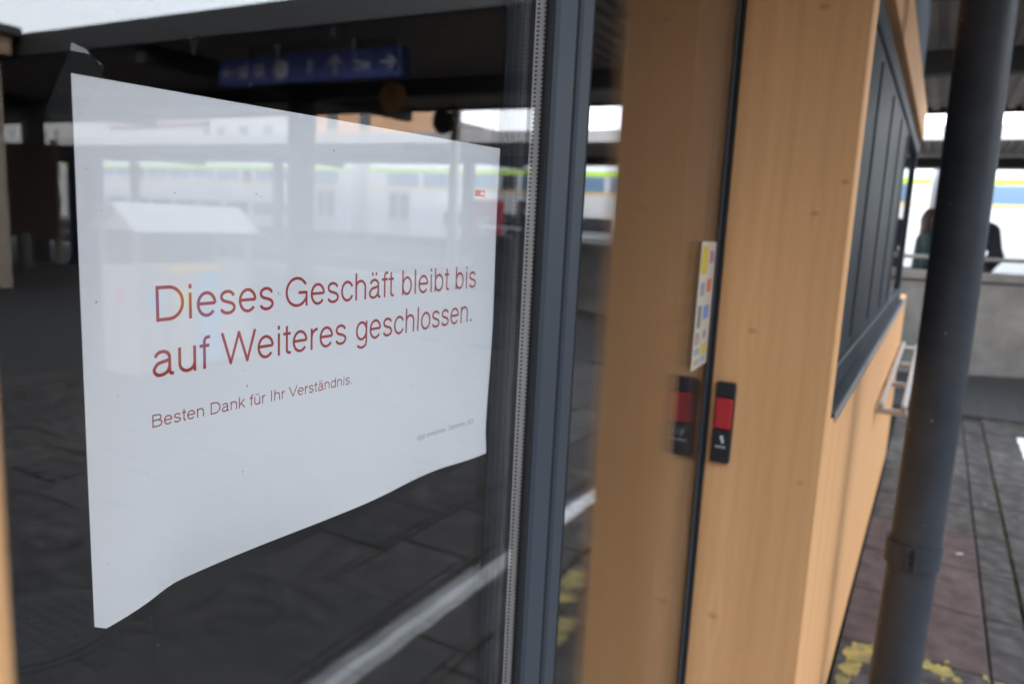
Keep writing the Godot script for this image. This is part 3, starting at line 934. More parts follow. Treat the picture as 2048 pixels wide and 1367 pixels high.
	for i in 9:
		for j in 9:
			var q := Vector2(i - 4, j - 4) * 0.046
			if q.length() < 0.2:
				put("stud", boxmesh(Vector3(-0.014, 0.0065, -0.014), Vector3(0.014, 0.010, 0.014), 0.002), M.cast_iron, t, Vector3(q.x, 0, q.y))
	for i in 20:
		var a := TAU * i / 20
		put("sett", boxmesh(Vector3(-0.042, -0.04, -0.046), Vector3(0.042, 0.003, 0.046), 0.012), M["paver_%d" % (i % 5)], t, Vector3(cos(a) * 0.315, rng.randf_range(-0.004, 0.001), sin(a) * 0.315), Vector3(0, -a + PI / 2, 0))
	# far platform across the first track
	var p2 := struct("far_platform")
	put("slab", boxmesh(Vector3(18.0, -0.749, -60), Vector3(27.4, -0.004, 120)), M.asphalt, p2)
	put("edge_kerb", boxmesh(Vector3(18.0, -0.003, -60), Vector3(18.6, 0.003, 120)), M.concrete, p2)
	for xr in [15.2, 16.65, 29.2, 30.65]:
		put("rail", boxmesh(Vector3(xr, -0.7485, -60), Vector3(xr + 0.07, -0.60, 120), 0.01), M.dark_steel, g)

# ---------------------------------------------------------------- canopies
func make_canopy(called: String, label: String, x0: float, x1: float, y: float, z0: float, z1: float, fascia: Material, cols: Array, wider := 0.0, zk := -1000.0) -> void:
	var t := thing(called, label, "canopy", Vector3((x0 + x1) / 2, 0, (z0 + z1) / 2))
	var o := t.position
	# corrugated sheets, ribs running across the platform
	var w := 1.2
	var st := begin()
	var ribs := 6
	var rp := w / ribs
	for i in ribs:
		var a := i * rp
		var prof := [Vector2(a, 0.0), Vector2(a + rp * 0.45, 0.0), Vector2(a + rp * 0.58, 0.05), Vector2(a + rp * 0.87, 0.05), Vector2(a + rp, 0.0)]
		for k in 4:
			var q0: Vector2 = prof[k]
			var q1: Vector2 = prof[k + 1]
			var n := Vector3(0, -(q1.x - q0.x), (q1.y - q0.y)).normalized()
			quad(st, Vector3(0, q0.y, q0.x), Vector3(1, q0.y, q0.x), Vector3(1, q1.y, q1.x), Vector3(0, q1.y, q1.x), n)
	quad(st, Vector3(0, 0.07, 0), Vector3(1, 0.07, 0), Vector3(1, 0.07, w), Vector3(0, 0.07, w), Vector3.UP)
	var sheet := st.commit()
	var zz := z0
	var half := (x1 - x0) / 2
	while zz < z1 - 0.01:
		for hx in 2:
			var s := put("roof_sheet", sheet, M.roof_sheet, t, Vector3(x0 + half * hx, y, zz) - o)
			s.scale = Vector3(half - 0.004, 1, 1)
			if hx == 1 and zz + w <= zk + 0.01:
				s.scale.x = half + wider
		zz += w
	var bend := maxf(zk, z0)
	for q in [[x0, z0, z1], [x1 - 0.1, bend, z1], [x1 + wider - 0.1, z0, bend - 0.001]]:
		if q[2] > q[1]:
			put("fascia", boxmesh(Vector3(q[0], y - 0.05, q[1]) - o, Vector3(q[0] + 0.1, y + 0.26, q[2]) - o, 0.01), fascia, t)
	if wider > 0.0:
		put("fascia", boxmesh(Vector3(x1 - 0.099, y - 0.05, bend) - o, Vector3(x1 + wider, y + 0.26, bend + 0.1) - o, 0.01), fascia, t)
	put("beam", boxmesh(Vector3(x0 + half - 0.12, y - 0.30, z0) - o, Vector3(x0 + half + 0.12, y - 0.06, z1) - o, 0.01), M.dark_steel, t)
	for c in cols:
		put("cross_beam", boxmesh(Vector3(x0 + 0.11, y - 0.24, c - 0.09) - o, Vector3(x0 + half - 0.121, y - 0.01, c + 0.09) - o, 0.01), M.dark_steel, t)
		put("cross_beam", boxmesh(Vector3(x0 + half + 0.121, y - 0.24, c - 0.09) - o, Vector3(x1 - 0.11, y - 0.01, c + 0.09) - o, 0.01), M.dark_steel, t)
		put("column", boxmesh(Vector3(x0 + half - 0.16, -0.004, c - 0.16) - o, Vector3(x0 + half + 0.16, y - 0.301, c + 0.16) - o, 0.02), M.dark_steel, t)

# ---------------------------------------------------------------- train
func make_coach(at: Vector3, turn: float, length: float, label: String, ends := 2) -> void:
	var t := thing("train_coach", label, "train", at, turn, "coaches of the double deck train")
	var h := length / 2
	var doors: Array = {1: [-h + 1.0], 2: [-h + 1.0, h - 2.4], 3: [h - 2.4]}[ends]
	put("body", extrude_z([Vector2(-1.40, 0.35), Vector2(-1.40, 3.35), Vector2(-1.30, 3.75), Vector2(1.30, 3.75), Vector2(1.40, 3.35), Vector2(1.40, 0.35)], -h, h), M.train_white, t)
	put("roof", extrude_z([Vector2(-1.29, 3.751), Vector2(-1.05, 4.02), Vector2(-0.5, 4.15), Vector2(0.5, 4.15), Vector2(1.05, 4.02), Vector2(1.29, 3.751)], -h + 0.05, h - 0.05), M.train_roof, t)
	put("underframe", boxmesh(Vector3(-1.3, -0.2, -h + 0.3), Vector3(1.3, 0.349, h - 0.3), 0.02), M.train_dark, t)
	for zz in [-h + 3.0, h - 3.0]:
		var b := put("bogie", boxmesh(Vector3(-1.1, -0.5, zz - 1.5), Vector3(1.1, -0.201, zz + 1.5), 0.05), M.train_dark, t)
		for wz in [-0.9, 0.9]:
			for sx in [-0.8, 0.75]:
				put("wheel", tubemesh([Vector3(sx, -0.2, zz + wz), Vector3(sx + 0.12, -0.2, zz + wz)], 0.40, 20), M.dark_steel, b)
	# sides: lime band, upper window row, ochre line, lower window row, doors
	for s in [-1.0, 1.0]:
		var xa: float = s * 1.402
		var lime := begin()
		box(lime, Vector3(minf(xa, s * 1.42), 3.24, -h), Vector3(maxf(xa, s * 1.42), 3.42, h))
		put("lime_band", lime.commit(), M.lime, t)
		var och := begin()
		box(och, Vector3(minf(xa, s * 1.415), 2.50, -h), Vector3(maxf(xa, s * 1.415), 2.57, h))
		put("ochre_line", och.commit(), M.ochre, t)
		var zz := -h + 0.9
		var k := 0
		while zz < h - 1.6:
			var dark := k % 5 == 3
			var wmesh := begin()
			box(wmesh, Vector3(minf(xa, s * 1.412), 2.60, zz), Vector3(maxf(xa, s * 1.412), 3.20, zz + (0.7 if dark else 1.75)), 0.02)
			put("upper_window", wmesh.commit(), M.train_dark if dark else M.train_glass, t)
			zz += 0.95 if dark else 2.0
			k += 1
		zz = -h + 3.0
		while zz < h - 4.0:
			var wmesh := begin()
			box(wmesh, Vector3(minf(xa, s * 1.412), 0.95, zz), Vector3(maxf(xa, s * 1.412), 1.55, zz + 1.7), 0.02)
			put("lower_window", wmesh.commit(), M.train_dark, t)
			zz += 2.1
		for dz in doors:
			var dm := begin()
			box(dm, Vector3(minf(xa, s * 1.42), 0.40, dz), Vector3(maxf(xa, s * 1.42), 2.45, dz + 1.3), 0.02)
			var door := put("door", dm.commit(), M.train_roof, t)
			for e in 2:
				var gm := begin()
				box(gm, Vector3(minf(s * 1.421, s * 1.43), 1.1, dz + 0.12 + 0.6 * e), Vector3(maxf(s * 1.421, s * 1.43), 2.25, dz + 0.58 + 0.6 * e), 0.01)
				put("door_window", gm.commit(), M.train_dark, door)

# ---------------------------------------------------------------- people (surface nets over tapered capsules)
func sd_capsule(p: Vector3, a: Vector3, b: Vector3, ra: float, rb: float) -> float:
	var d := b - a
	var t := clampf((p - a).dot(d) / maxf(d.length_squared(), 1e-9), 0.0, 1.0)
	return (p - (a + d * t)).length() - lerpf(ra, rb, t)

func field_mesh(bones: Array, cell: float, k: float, only := "") -> Mesh:
	var lo := Vector3.ONE * 1e9
	var hi := -lo
	for b in bones:
		var r: float = maxf(b[2], b[3]) + 2.0 * cell
		for q in [b[0], b[1]]:
			lo = lo.min(q - Vector3.ONE * r)
			hi = hi.max(q + Vector3.ONE * r)
	var n := Vector3i(((hi - lo) / cell).ceil()) + Vector3i.ONE
	var f := PackedFloat32Array()
	f.resize(n.x * n.y * n.z)
	f.fill(1.0)
	for b in bones:
		var r: float = maxf(b[2], b[3]) + 3.0 * cell
		var a := Vector3i(((b[0].min(b[1]) - Vector3.ONE * r - lo) / cell).floor()).clamp(Vector3i.ZERO, n - Vector3i.ONE)
		var c := Vector3i(((b[0].max(b[1]) + Vector3.ONE * r - lo) / cell).ceil()).clamp(Vector3i.ZERO, n - Vector3i.ONE)
		for z in range(a.z, c.z + 1):
			for y in range(a.y, c.y + 1):
				for x in range(a.x, c.x + 1):
					var i := (z * n.y + y) * n.x + x
					var d := sd_capsule(lo + Vector3(x, y, z) * cell, b[0], b[1], b[2], b[3])
					var e := f[i]
					var hh := maxf(k - absf(d - e), 0.0) / k
					f[i] = minf(d, e) - hh * hh * k * 0.25
	var st := begin()
	var idx := {}
	var verts := []
	var sx := 1
	var sy := n.x
	var sz := n.x * n.y
	for z in n.z - 1:
		for y in n.y - 1:
			for x in n.x - 1:
				var i := z * sz + y * sy + x
				var inside := 0
				for q in [0, sx, sy, sx + sy, sz, sz + sx, sz + sy, sz + sx + sy]:
					if f[i + q] < 0.0:
						inside += 1
				if inside == 0 or inside == 8:
					continue
				var acc := Vector3.ZERO
				var cnt := 0
				for e in [[0, 1], [2, 3], [4, 5], [6, 7], [0, 2], [1, 3], [4, 6], [5, 7], [0, 4], [1, 5], [2, 6], [3, 7]]:
					var pa := Vector3(e[0] & 1, (e[0] >> 1) & 1, e[0] >> 2)
					var pb := Vector3(e[1] & 1, (e[1] >> 1) & 1, e[1] >> 2)
					var fa := f[i + int(pa.x) * sx + int(pa.y) * sy + int(pa.z) * sz]
					var fb := f[i + int(pb.x) * sx + int(pb.y) * sy + int(pb.z) * sz]
					if (fa < 0.0) != (fb < 0.0):
						acc += pa.lerp(pb, fa / (fa - fb))
						cnt += 1
				idx[i] = verts.size()
				verts.append(lo + (Vector3(x, y, z) + acc / cnt) * cell)
	st.set_smooth_group(0)
	for v in verts:
		st.add_vertex(v)
	for i in idx:
		var here := f[i] < 0.0
		for ax in [[sx, sy, sz], [sy, sz, sx], [sz, sx, sy]]:
			var there := f[i + ax[0]] < 0.0
			if here == there:
				continue
			var q := [i, i - ax[1], i - ax[1] - ax[2], i - ax[2]]
			if not (idx.has(q[1]) and idx.has(q[2]) and idx.has(q[3])):
				continue
			if there:
				q.reverse()
			for t in [0, 2, 1, 0, 3, 2]:
				st.add_index(idx[q[t]])
	st.generate_normals()
	return st.commit()

func make_person(at: Vector3, turn: float, label: String, jacket: Material, hair: Material, long_hair: bool, tall := 1.0) -> void:
	var t := thing("person", label, "person", at, turn, "people waiting behind the stair wall")
	t.scale = Vector3.ONE * tall
	# body: head with nose, neck, hands resting in the pockets
	var body := [
		[Vector3(0, 1.56, 0.01), Vector3(0, 1.62, 0.0), 0.072, 0.088], [Vector3(0, 1.53, 0.03), Vector3(0, 1.55, 0.03), 0.05, 0.055],
		[Vector3(0, 1.575, 0.085), Vector3(0, 1.555, 0.105), 0.012, 0.015], [Vector3(0, 1.38, -0.01), Vector3(0, 1.54, 0.0), 0.058, 0.052],
		[Vector3(0.086, 1.575, 0.0), Vector3(0.088, 1.60, 0.0), 0.016, 0.018], [Vector3(-0.086, 1.575, 0.0), Vector3(-0.088, 1.60, 0.0), 0.016, 0.018]]
	put("body", field_mesh(body, 0.012, 0.03), M.skin, t)
	var eyes := begin()
	for s in [-1.0, 1.0]:
		box(eyes, Vector3(s * 0.032 - 0.011, 1.588, 0.078), Vector3(s * 0.032 + 0.011, 1.597, 0.089), 0.003)
	put("eyes", eyes.commit(), M.hair_black, t)
	var hr := [[Vector3(0, 1.645, -0.015), Vector3(0, 1.60, -0.035), 0.094, 0.09]]
	if long_hair:
		hr += [[Vector3(0.05, 1.60, -0.05), Vector3(0.06, 1.36, -0.07), 0.06, 0.05], [Vector3(-0.05, 1.60, -0.05), Vector3(-0.06, 1.36, -0.07), 0.06, 0.05]]
	put("hair", field_mesh(hr, 0.014, 0.04), hair, t)
	var jk := [
		[Vector3(0, 1.0, 0), Vector3(0, 1.34, 0), 0.165, 0.15], [Vector3(-0.07, 0.95, 0), Vector3(0.07, 0.95, 0), 0.15, 0.15], [Vector3(-0.14, 1.36, 0), Vector3(0.14, 1.36, 0), 0.092, 0.092], [Vector3(0, 1.40, -0.01), Vector3(0, 1.45, -0.005), 0.085, 0.072],
		[Vector3(0.20, 1.35, 0), Vector3(0.27, 1.09, -0.04), 0.075, 0.06], [Vector3(0.27, 1.09, -0.04), Vector3(0.17, 0.92, 0.10), 0.06, 0.052],
		[Vector3(-0.20, 1.35, 0), Vector3(-0.27, 1.09, -0.04), 0.075, 0.06], [Vector3(-0.27, 1.09, -0.04), Vector3(-0.17, 0.92, 0.10), 0.06, 0.052]]
	put("jacket", field_mesh(jk, 0.02, 0.05), jacket, t)
	var tr := []
	for s in [-1.0, 1.0]:
		tr += [[Vector3(s * 0.09, 0.86, 0), Vector3(s * 0.10, 0.48, 0.015), 0.095, 0.065], [Vector3(s * 0.10, 0.48, 0.015), Vector3(s * 0.105, 0.09, -0.02), 0.065, 0.048]]
	put("trousers", field_mesh(tr, 0.02, 0.03), M.trousers, t)
	for s in [-1.0, 1.0]:
		put("shoe", field_mesh([[Vector3(s * 0.105, 0.045, -0.03), Vector3(s * 0.115, 0.04, 0.13), 0.046, 0.04]], 0.014, 0.02), M.hair_black, t)

# ---------------------------------------------------------------- what stands on the platform
func make_station() -> void:
	make_canopy("platform_canopy", "dark corrugated platform canopy on steel columns with a grey fascia", 6.45, 12.40, 3.36, -12.0, 48.0, M.grey_fascia, [-6.0, 1.9, 8.9, 16.5, 24.0, 32.0, 40.0], 1.75, 3.6)
	make_canopy("platform_canopy", "second platform canopy beyond the first track with a pale fascia edge", 18.6, 26.4, 3.46, -26.0, 70.0, M.pale_fascia, [-20.0, -12.0, -4.0, 5.0, 14.0, 23.0, 32.0, 42.0, 52.0])
	# hanging direction sign, facing along the platform
	var t := thing("direction_sign", "long blue hanging sign with white arrows, WC and a number", "sign", Vector3(7.2, 2.90, 5.20))
	var sw := 2.98
	put("case", boxmesh(Vector3(0.004, 0, 0), Vector3(0.16, 0.335, sw), 0.01), M.navy, t)
	var st := begin()
	tri(st, Vector3(0, 0.004, 0.004), Vector3(0, 0.004, sw - 0.004), Vector3(0, 0.331, sw - 0.004), Vector3(-1, 0, 0), Vector2(0, 1), Vector2(1, 1), Vector2(1, 0))
	tri(st, Vector3(0, 0.004, 0.004), Vector3(0, 0.331, sw - 0.004), Vector3(0, 0.331, 0.004), Vector3(-1, 0, 0), Vector2(0, 1), Vector2(1, 0), Vector2(0, 0))
	put("face", st.commit(), M.sign_face, t)
	for z in [0.5, 2.45]:
		put("hanger", tubemesh([Vector3(0.08, 0.336, z), Vector3(0.08, 0.45, z)], 0.015, 10), M.dark_steel, t)
	# round orange board under the canopy
	t = thing("round_board", "round orange board with a dark numeral hanging below the direction sign", "sign", Vector3(8.6, 2.92, 6.42))
	put("disc", tubemesh([Vector3(0, 0, 0), Vector3(0.05, 0, 0)], 0.21, 32), M.orange_disc, t)
	put("hanger", tubemesh([Vector3(0.025, 0.2, 0), Vector3(0.025, 0.43, 0)], 0.02, 8), M.dark_steel, t)
	st = begin()
	for s in [[0.0, 0.09, 0.06, 0.115], [0.035, 0.0, 0.06, 0.09], [0.0, 0.0, 0.034, 0.022], [-0.03, 0.02, -0.001, 0.09]]:
		box(st, Vector3(-0.006, s[1], s[0] - 0.02), Vector3(-0.001, s[3], s[2] - 0.02))
	put("numeral", st.commit(), M.dark_steel, t)
	# loudspeaker under the far edge
	t = thing("loudspeaker", "dark loudspeaker horn hanging under the canopy edge", "loudspeaker", Vector3(11.7, 2.98, 7.5))
	put("horn", tubemesh([Vector3(-0.3, 0, 0), Vector3(0.1, 0.05, 0)], 0.22, 20, 0.07), M.dark_steel, t)
	put("bracket", tubemesh([Vector3(0.0, 0.06, 0), Vector3(0.0, 0.37, 0)], 0.03, 8), M.dark_steel, t)
	# concrete stair wall, slanting across the platform, with its handrail
	var dir := Vector3(0.46, 0, 0.888)
	t = thing("stair_wall", "low grey concrete stair wall with a steel handrail across the platform", "wall", Vector3(8.1, -0.004, -1.2), atan2(dir.x, dir.z))
	put("wall", boxmesh(Vector3(0, 0, 0), Vector3(0.25, 0.96, 9.9), 0.01), M.concrete, t)
	put("plinth", boxmesh(Vector3(-0.04, 0, 0.01), Vector3(-0.001, 0.26, 9.89), 0.005), M.concrete, t)
	put("coping", boxmesh(Vector3(-0.03, 0.961, 0), Vector3(0.28, 1.05, 9.9), 0.01), M.concrete, t)
	for y in [1.19]:
		put("handrail", tubemesh([Vector3(0.12, y, 0.05), Vector3(0.12, y, 9.85)], 0.022, 12), M.steel, t)
	for i in 6:
		put("rail_post", tubemesh([Vector3(0.12, 1.051, 0.2 + 1.9 * i), Vector3(0.12, 1.19, 0.2 + 1.9 * i)], 0.016, 8), M.steel, t)
	put("wall_end", boxmesh(Vector3(0.26, 0, 9.64), Vector3(4.2, 1.05, 9.9), 0.01), M.concrete, t)
	# pale post and red box near the wall
	t = thing("pale_post", "slim beige square post rising to the canopy behind the stair wall", "post", Vector3(12.2, -0.004, 7.75))
	put("shaft", boxmesh(Vector3(-0.07, 0.02, -0.07), Vector3(0.07, 3.30, 0.07), 0.008), M.beige_post, t)
	put("base_plate", boxmesh(Vector3(-0.14, 0, -0.14), Vector3(0.14, 0.0195, 0.14), 0.004), M.dark_steel, t)
	t = thing("red_machine", "red ticket machine with a small pale screen behind the stair wall", "ticket machine", Vector3(13.0, -0.004, 7.55))
	put("cabinet", boxmesh(Vector3(0, 0, -0.25), Vector3(0.35, 1.72, 0.25), 0.02), M.red_panel, t)
	put("screen", boxmesh(Vector3(-0.008, 1.15, -0.13), Vector3(-0.0005, 1.40, 0.13), 0.003), M.plaster_grey, t)
	put("slot_panel", boxmesh(Vector3(-0.008, 0.85, -0.16), Vector3(-0.0005, 1.05, 0.16), 0.003), M.train_dark, t)
	# recycling station with a gable roof and four bins under it
	t = thing("recycling_station", "small white gabled recycling shelter with coloured bins", "recycling station", Vector3(3.72, 0.0, 4.98))
	var L := 1.10
	var D := 0.46
	put("gable_panel", boxmesh(Vector3(0, 0.0, 0), Vector3(0.02, 0.86, D), 0.004), M.hut_white, t)
	put("gable_panel", boxmesh(Vector3(L - 0.02, 0.0, 0), Vector3(L, 0.86, D), 0.004), M.hut_white, t)
	put("back_panel", boxmesh(Vector3(0.021, 0, D - 0.02), Vector3(L - 0.021, 1.14, D), 0.003), M.hut_grey, t)
	for x in [0.0, L - 0.03]:
		for z in [0.0, D - 0.03]:
			put("post", boxmesh(Vector3(x, 0.861, z), Vector3(x + 0.03, 1.14, z + 0.03), 0.003), M.hut_white, t)
	st = begin()
	for x in [0.0, L - 0.02]:
		var a := Vector3(x, 1.141, 0.0)
		var b := Vector3(x, 1.141, D)
		var c := Vector3(x, 1.31, D / 2)
		var e := Vector3(0.02, 0, 0)
		tri(st, a, b, c, Vector3(-1, 0, 0), Vector2.ZERO, Vector2.ZERO, Vector2.ZERO)
		tri(st, a + e, b + e, c + e, Vector3(1, 0, 0), Vector2.ZERO, Vector2.ZERO, Vector2.ZERO)
	put("gable", st.commit(), M.hut_cream, t)
	for s in 2:
		st = begin()
		var z0 := -0.05 if s == 0 else D + 0.05
		var a := Vector3(-0.06, 1.125, z0)
		var b := Vector3(-0.06, 1.335, D / 2)
		var n := Vector3(0, 1, -0.8 if s == 0 else 0.8).normalized()
		var lx := Vector3(L + 0.12, 0, 0)
		var up := n * 0.02
		quad(st, a + up, b + up, b + up + lx, a + up + lx, n)
		quad(st, a, b, b + lx, a + lx, -n)
		quad(st, a, b, b + up, a + up, Vector3(-1, 0, 0))
		quad(st, a + lx, b + lx, b + up + lx, a + up + lx, Vector3(1, 0, 0))
		quad(st, a, a + up, a + up + lx, a + lx, Vector3(0, 0, -1 if s == 0 else 1))
		put("roof_panel", st.commit(), M.hut_white, t)
	var kinds := [M.hut_white, M.hut_cream, M.bin_blue, M.hut_white]
	var lids := [M.hut_white, M.bin_yellow, M.bin_yellow, M.hut_white]
	for i in 4:
		var x := 0.04 + 0.26 * i
		var b := put("bin", boxmesh(Vector3(x, 0.02, 0.01), Vector3(x + 0.23, 0.80, D - 0.05), 0.015), kinds[i], t)
		put("lid", boxmesh(Vector3(x, 0.802, 0.0), Vector3(x + 0.23, 0.86, D - 0.05), 0.015), lids[i], b)
		put("label_panel", boxmesh(Vector3(x + 0.04, 0.52, 0.004), Vector3(x + 0.19, 0.66, 0.0095), 0.001), [M.bin_blue, M.bin_yellow, M.hut_white, M.hut_cream][i], b)
	put("heart_mark", tubemesh([Vector3(-0.004, 0.62, 0.22), Vector3(-0.0005, 0.62, 0.22)], 0.06, 20), M.red_panel, t)
	# unseen building behind the camera, added and sized to block side skylight
	t = thing("added_shade_building", "unseen grey building with three rows of windows, added to block side skylight", "building", Vector3(-9.5, -0.004, 6.0))
	put("wall", boxmesh(Vector3(-9.0, 0, -16.0), Vector3(0, 7.9, 14.0), 0.02), M.plaster_dark, t)
	put("cornice", boxmesh(Vector3(-9.3, 7.901, -16.3), Vector3(0.4, 8.2, 14.3), 0.02), M.plaster_grey, t)
	for f in 3:
		for b in 9:
			var wz := -14.0 + 3.2 * b
			var wn := put("window", boxmesh(Vector3(0.001, 1.0 + 2.5 * f, wz - 0.6), Vector3(0.05, 2.7 + 2.5 * f, wz + 0.6), 0.01), M.window_dark, t)
			put("window_sill", boxmesh(Vector3(0.001, 0.9 + 2.5 * f, wz - 0.7), Vector3(0.14, 0.999 + 2.5 * f, wz + 0.7), 0.01), M.plaster_grey, wn)
	t = thing("added_shade_shed", "unseen brown shed with a row of doors, added to block low skylight", "building", Vector3(-6.5, -0.004, 13.0))  # unseen block opposite the glass, added to keep low skylight off the front
	put("wall", boxmesh(Vector3(-2.9, 0, 0), Vector3(7.5, 6.6, 8.0), 0.02), M.brown_wood, t)
	put("roof", boxmesh(Vector3(-2.95, 6.601, -1.2), Vector3(8.0, 6.85, 8.6), 0.02), M.dark_steel, t)
	for b in 4:
		put("door", boxmesh(Vector3(-2.4 + 2.5 * b, 0.02, -0.06), Vector3(-0.6 + 2.5 * b, 3.2, -0.001), 0.01), M.dark_steel, t)
	# brown waiting room at the end of the platform
	t = thing("waiting_room", "brown timber waiting room with a broad tan eave beyond the platform", "building", Vector3(3.6, -0.004, 13.0))
	put("wall", boxmesh(Vector3(-2.0, 0, 0.5), Vector3(2.95, 3.3, 6.0), 0.01), M.brown_wood, t)
	put("eave", boxmesh(Vector3(-2.6, 3.301, -1.6), Vector3(2.75, 3.56, 6.6), 0.02), M.tan_soffit, t)
	put("roof", boxmesh(Vector3(-2.7, 3.561, -1.7), Vector3(2.85, 3.70, 6.7), 0.02), M.dark_steel, t)
	for x in [-1.2, 0.5, 2.0]:
		var w := put("window", boxmesh(Vector3(x - 0.5, 1.0, -0.03), Vector3(x + 0.5, 2.2, -0.001), 0.005), M.window_dark, t)
		put("window_frame", boxmesh(Vector3(x - 0.56, 0.94, -0.02), Vector3(x + 0.56, 0.999, -0.002), 0.005), M.tan_soffit, w)
	for x in [-2.3, 2.55]:
		put("post", boxmesh(Vector3(x, 0, -1.4), Vector3(x + 0.14, 3.3, -1.26), 0.01), M.beige_post, t)
	# timetable board and navy column beside it
	t = thing("timetable_board", "dark brown double timetable board on two pale posts", "board", Vector3(9.0, -0.004, 16.3), -0.25)
	put("panel", boxmesh(Vector3(-0.05, 0.5, -0.95), Vector3(0.05, 2.4, 0.95), 0.01), M.brown_wood, t)
	for z in [-0.8, 0.8]:
		put("post", boxmesh(Vector3(0.051, 0, z - 0.05), Vector3(0.15, 2.5, z + 0.05), 0.008), M.beige_post, t)
	t = thing("navy_column", "tall navy blue information column beside the timetable board", "information column", Vector3(9.9, -0.004, 15.5), -0.3)
	put("shaft", boxmesh(Vector3(-0.12, 0.08, -0.35), Vector3(0.12, 2.35, 0.35), 0.02), M.navy, t)
	put("plinth", boxmesh(Vector3(-0.15, 0, -0.38), Vector3(0.15, 0.079, 0.38), 0.01), M.dark_steel, t)
	t = thing("bollard", "short pale concrete bollard before the timetable board", "bollard", Vector3(8.1, -0.004, 14.6))
	put("shaft", tubemesh([Vector3(0, 0, 0), Vector3(0, 0.62, 0)], 0.12, 20), M.concrete, t)
	put("cap", tubemesh([Vector3(0, 0.621, 0), Vector3(0, 0.68, 0)], 0.125, 20, 0.08), M.concrete, t)
	# people
	make_person(Vector3(10.55, -0.004, 0.24), 0.15, "person with long brown hair in a dark teal jacket behind the stair wall", M.jacket_teal, M.hair_brown, true)
	make_person(Vector3(10.3, -0.004, 0.64), 1.45, "person with black hair in a black jacket behind the stair wall", M.jacket_black, M.hair_black, false, 1.1)
	make_person(Vector3(14.0 - 1.0, -0.004, 6.75), -1.4, "person with brown hair in a black jacket waiting beside the red machine", M.jacket_black, M.hair_brown, false)
	# the double deck train
	make_coach(Vector3(30.3, 0, 36.5), 0.02, 24.0, "white double deck coach with lime band, in line beyond the waiting room")
	make_coach(Vector3(31.0, 0, 12.0), -0.06, 23.6, "white double deck coach with lime band, middle of the train", 3)
	make_coach(Vector3(34.6, 0, -11.2), -0.24, 23.4, "white double deck coach with lime band, behind the two people", 1)

func building(at: Vector3, turn: float, w: float, d: float, h: float, m: Material, label: String, roof: bool) -> void:
	# front face towards -x in its own axes; w along z
	var t := thing("town_building", label, "building", at, turn, "town buildings beyond the tracks")
	put("wall", boxmesh(Vector3(0, 0, -w / 2), Vector3(d, h, w / 2), 0.02), m, t)
	if roof:
		put("roof", extrude_z([Vector2(-0.4, h + 0.001), Vector2(d / 2, h + d * 0.28), Vector2(d + 0.4, h + 0.001)], -w / 2 - 0.4, w / 2 + 0.4), M.tile_roof, t)
	else:
		put("parapet", boxmesh(Vector3(-0.15, h + 0.001, -w / 2 - 0.15), Vector3(d + 0.15, h + 0.35, w / 2 + 0.15), 0.02), M.plaster_grey, t)
	var floors := int(h / 3.0)
	var bays := int(w / 2.6)
	for f in floors:
		for b in bays:
			var z := -w / 2 + (b + 0.5) * w / bays
			var y := 1.0 + f * (h - 0.6) / floors
			var g := put("window", boxmesh(Vector3(-0.05, y, z - 0.5), Vector3(-0.001, y + 1.5, z + 0.5), 0.01), M.window_dark, t)
			put("window_sill", boxmesh(Vector3(-0.14, y - 0.09, z - 0.6), Vector3(-0.001, y - 0.001, z + 0.6), 0.01), M.plaster_grey, g)

func make_town() -> void:
	building(Vector3(46, -0.75, 40.0), 0.0, 6.4, 10.0, 11.5, M.peach, "peach rendered apartment house beyond the train", false)
	building(Vector3(47, -0.75, 51.0), 0.05, 12.0, 10.0, 10.0, M.plaster, "white rendered house with a tiled roof beyond the train", true)
	building(Vector3(49, -0.75, 67.0), 0.1, 16.0, 11.0, 9.2, M.plaster, "long pale house with a tiled roof far along the tracks", true)
	building(Vector3(60, -0.75, 42.4), 0.0, 3.2, 9.0, 10.6, M.plaster_grey, "narrow grey house behind the peach apartment house", false)
	building(Vector3(52, -0.75, 96.0), 0.1, 22.0, 12.0, 11.0, M.plaster, "broad pale house at the far end of the tracks", true)

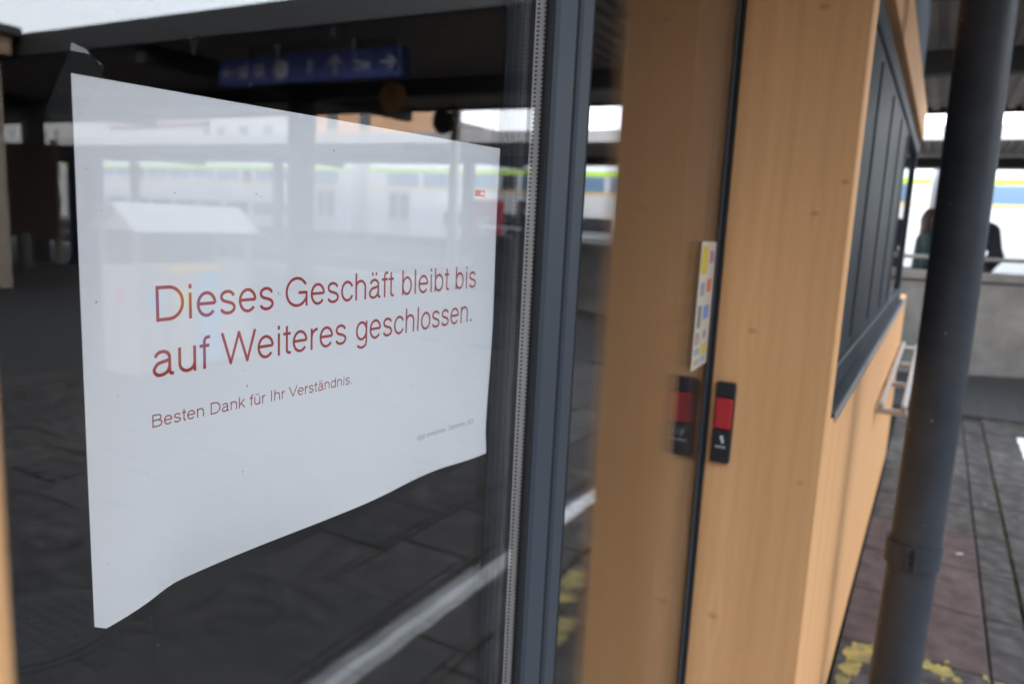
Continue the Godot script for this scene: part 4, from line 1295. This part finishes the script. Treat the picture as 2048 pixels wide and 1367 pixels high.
func _ready() -> void:
	rng.seed = 7
	# camera: about 26 mm, held 1.37 m up, close to the glass and looking along it
	var cam := Camera3D.new()
	cam.name = "camera"
	add_child(cam)
	var yaw := deg_to_rad(28.80)
	var pitch := deg_to_rad(9.18)
	var roll := deg_to_rad(2.768)
	var f := Vector3(cos(pitch) * cos(yaw), -sin(pitch), -cos(pitch) * sin(yaw))
	var r := f.cross(Vector3.UP).normalized()
	var u := r.cross(f)
	var r2 := r * cos(roll) + u * sin(roll)
	cam.transform = Transform3D(Basis(r2, r2.cross(f), -f), EYE)
	var at := CameraAttributesPhysical.new()
	at.frustum_focal_length = 26.777
	at.frustum_focus_distance = 0.505
	at.exposure_aperture = 7.9
	at.frustum_near = 0.02
	at.frustum_far = 900.0
	cam.attributes = at
	cam.fov = 48.28
	cam.near = 0.02
	cam.far = 900.0
	cam.current = true
	var we := WorldEnvironment.new()
	we.name = "world_environment"
	var env := Environment.new()
	env.background_mode = Environment.BG_SKY
	var sky := Sky.new()
	var sm := ProceduralSkyMaterial.new()
	sm.sky_top_color = Color(0.80, 0.845, 0.90)
	sm.sky_horizon_color = Color(0.97, 0.97, 0.97)
	sm.sky_curve = 0.12
	sm.sky_energy_multiplier = 1.7
	sm.ground_bottom_color = Color(0.35, 0.34, 0.33)
	sm.ground_horizon_color = Color(0.6, 0.6, 0.6)
	sm.sun_angle_max = 1.0
	sky.sky_material = sm
	env.sky = sky
	env.tonemap_mode = Environment.TONE_MAPPER_LINEAR
	env.tonemap_exposure = 2.65
	env.sdfgi_enabled = true
	env.ssao_enabled = true
	env.ssil_enabled = true
	we.environment = env
	add_child(we)
	var sun := DirectionalLight3D.new()
	sun.name = "sun"
	sun.light_energy = 0.4
	sun.light_angular_distance = 12.0
	sun.light_color = Color(1.0, 0.95, 0.88)
	sun.shadow_enabled = true
	add_child(sun)
	sun.look_at_from_position(Vector3(-30, 22, -18), Vector3.ZERO)

	make_materials()
	make_ground()
	make_kiosk()
	make_notice()
	make_small_things()
	make_station()
	make_town()
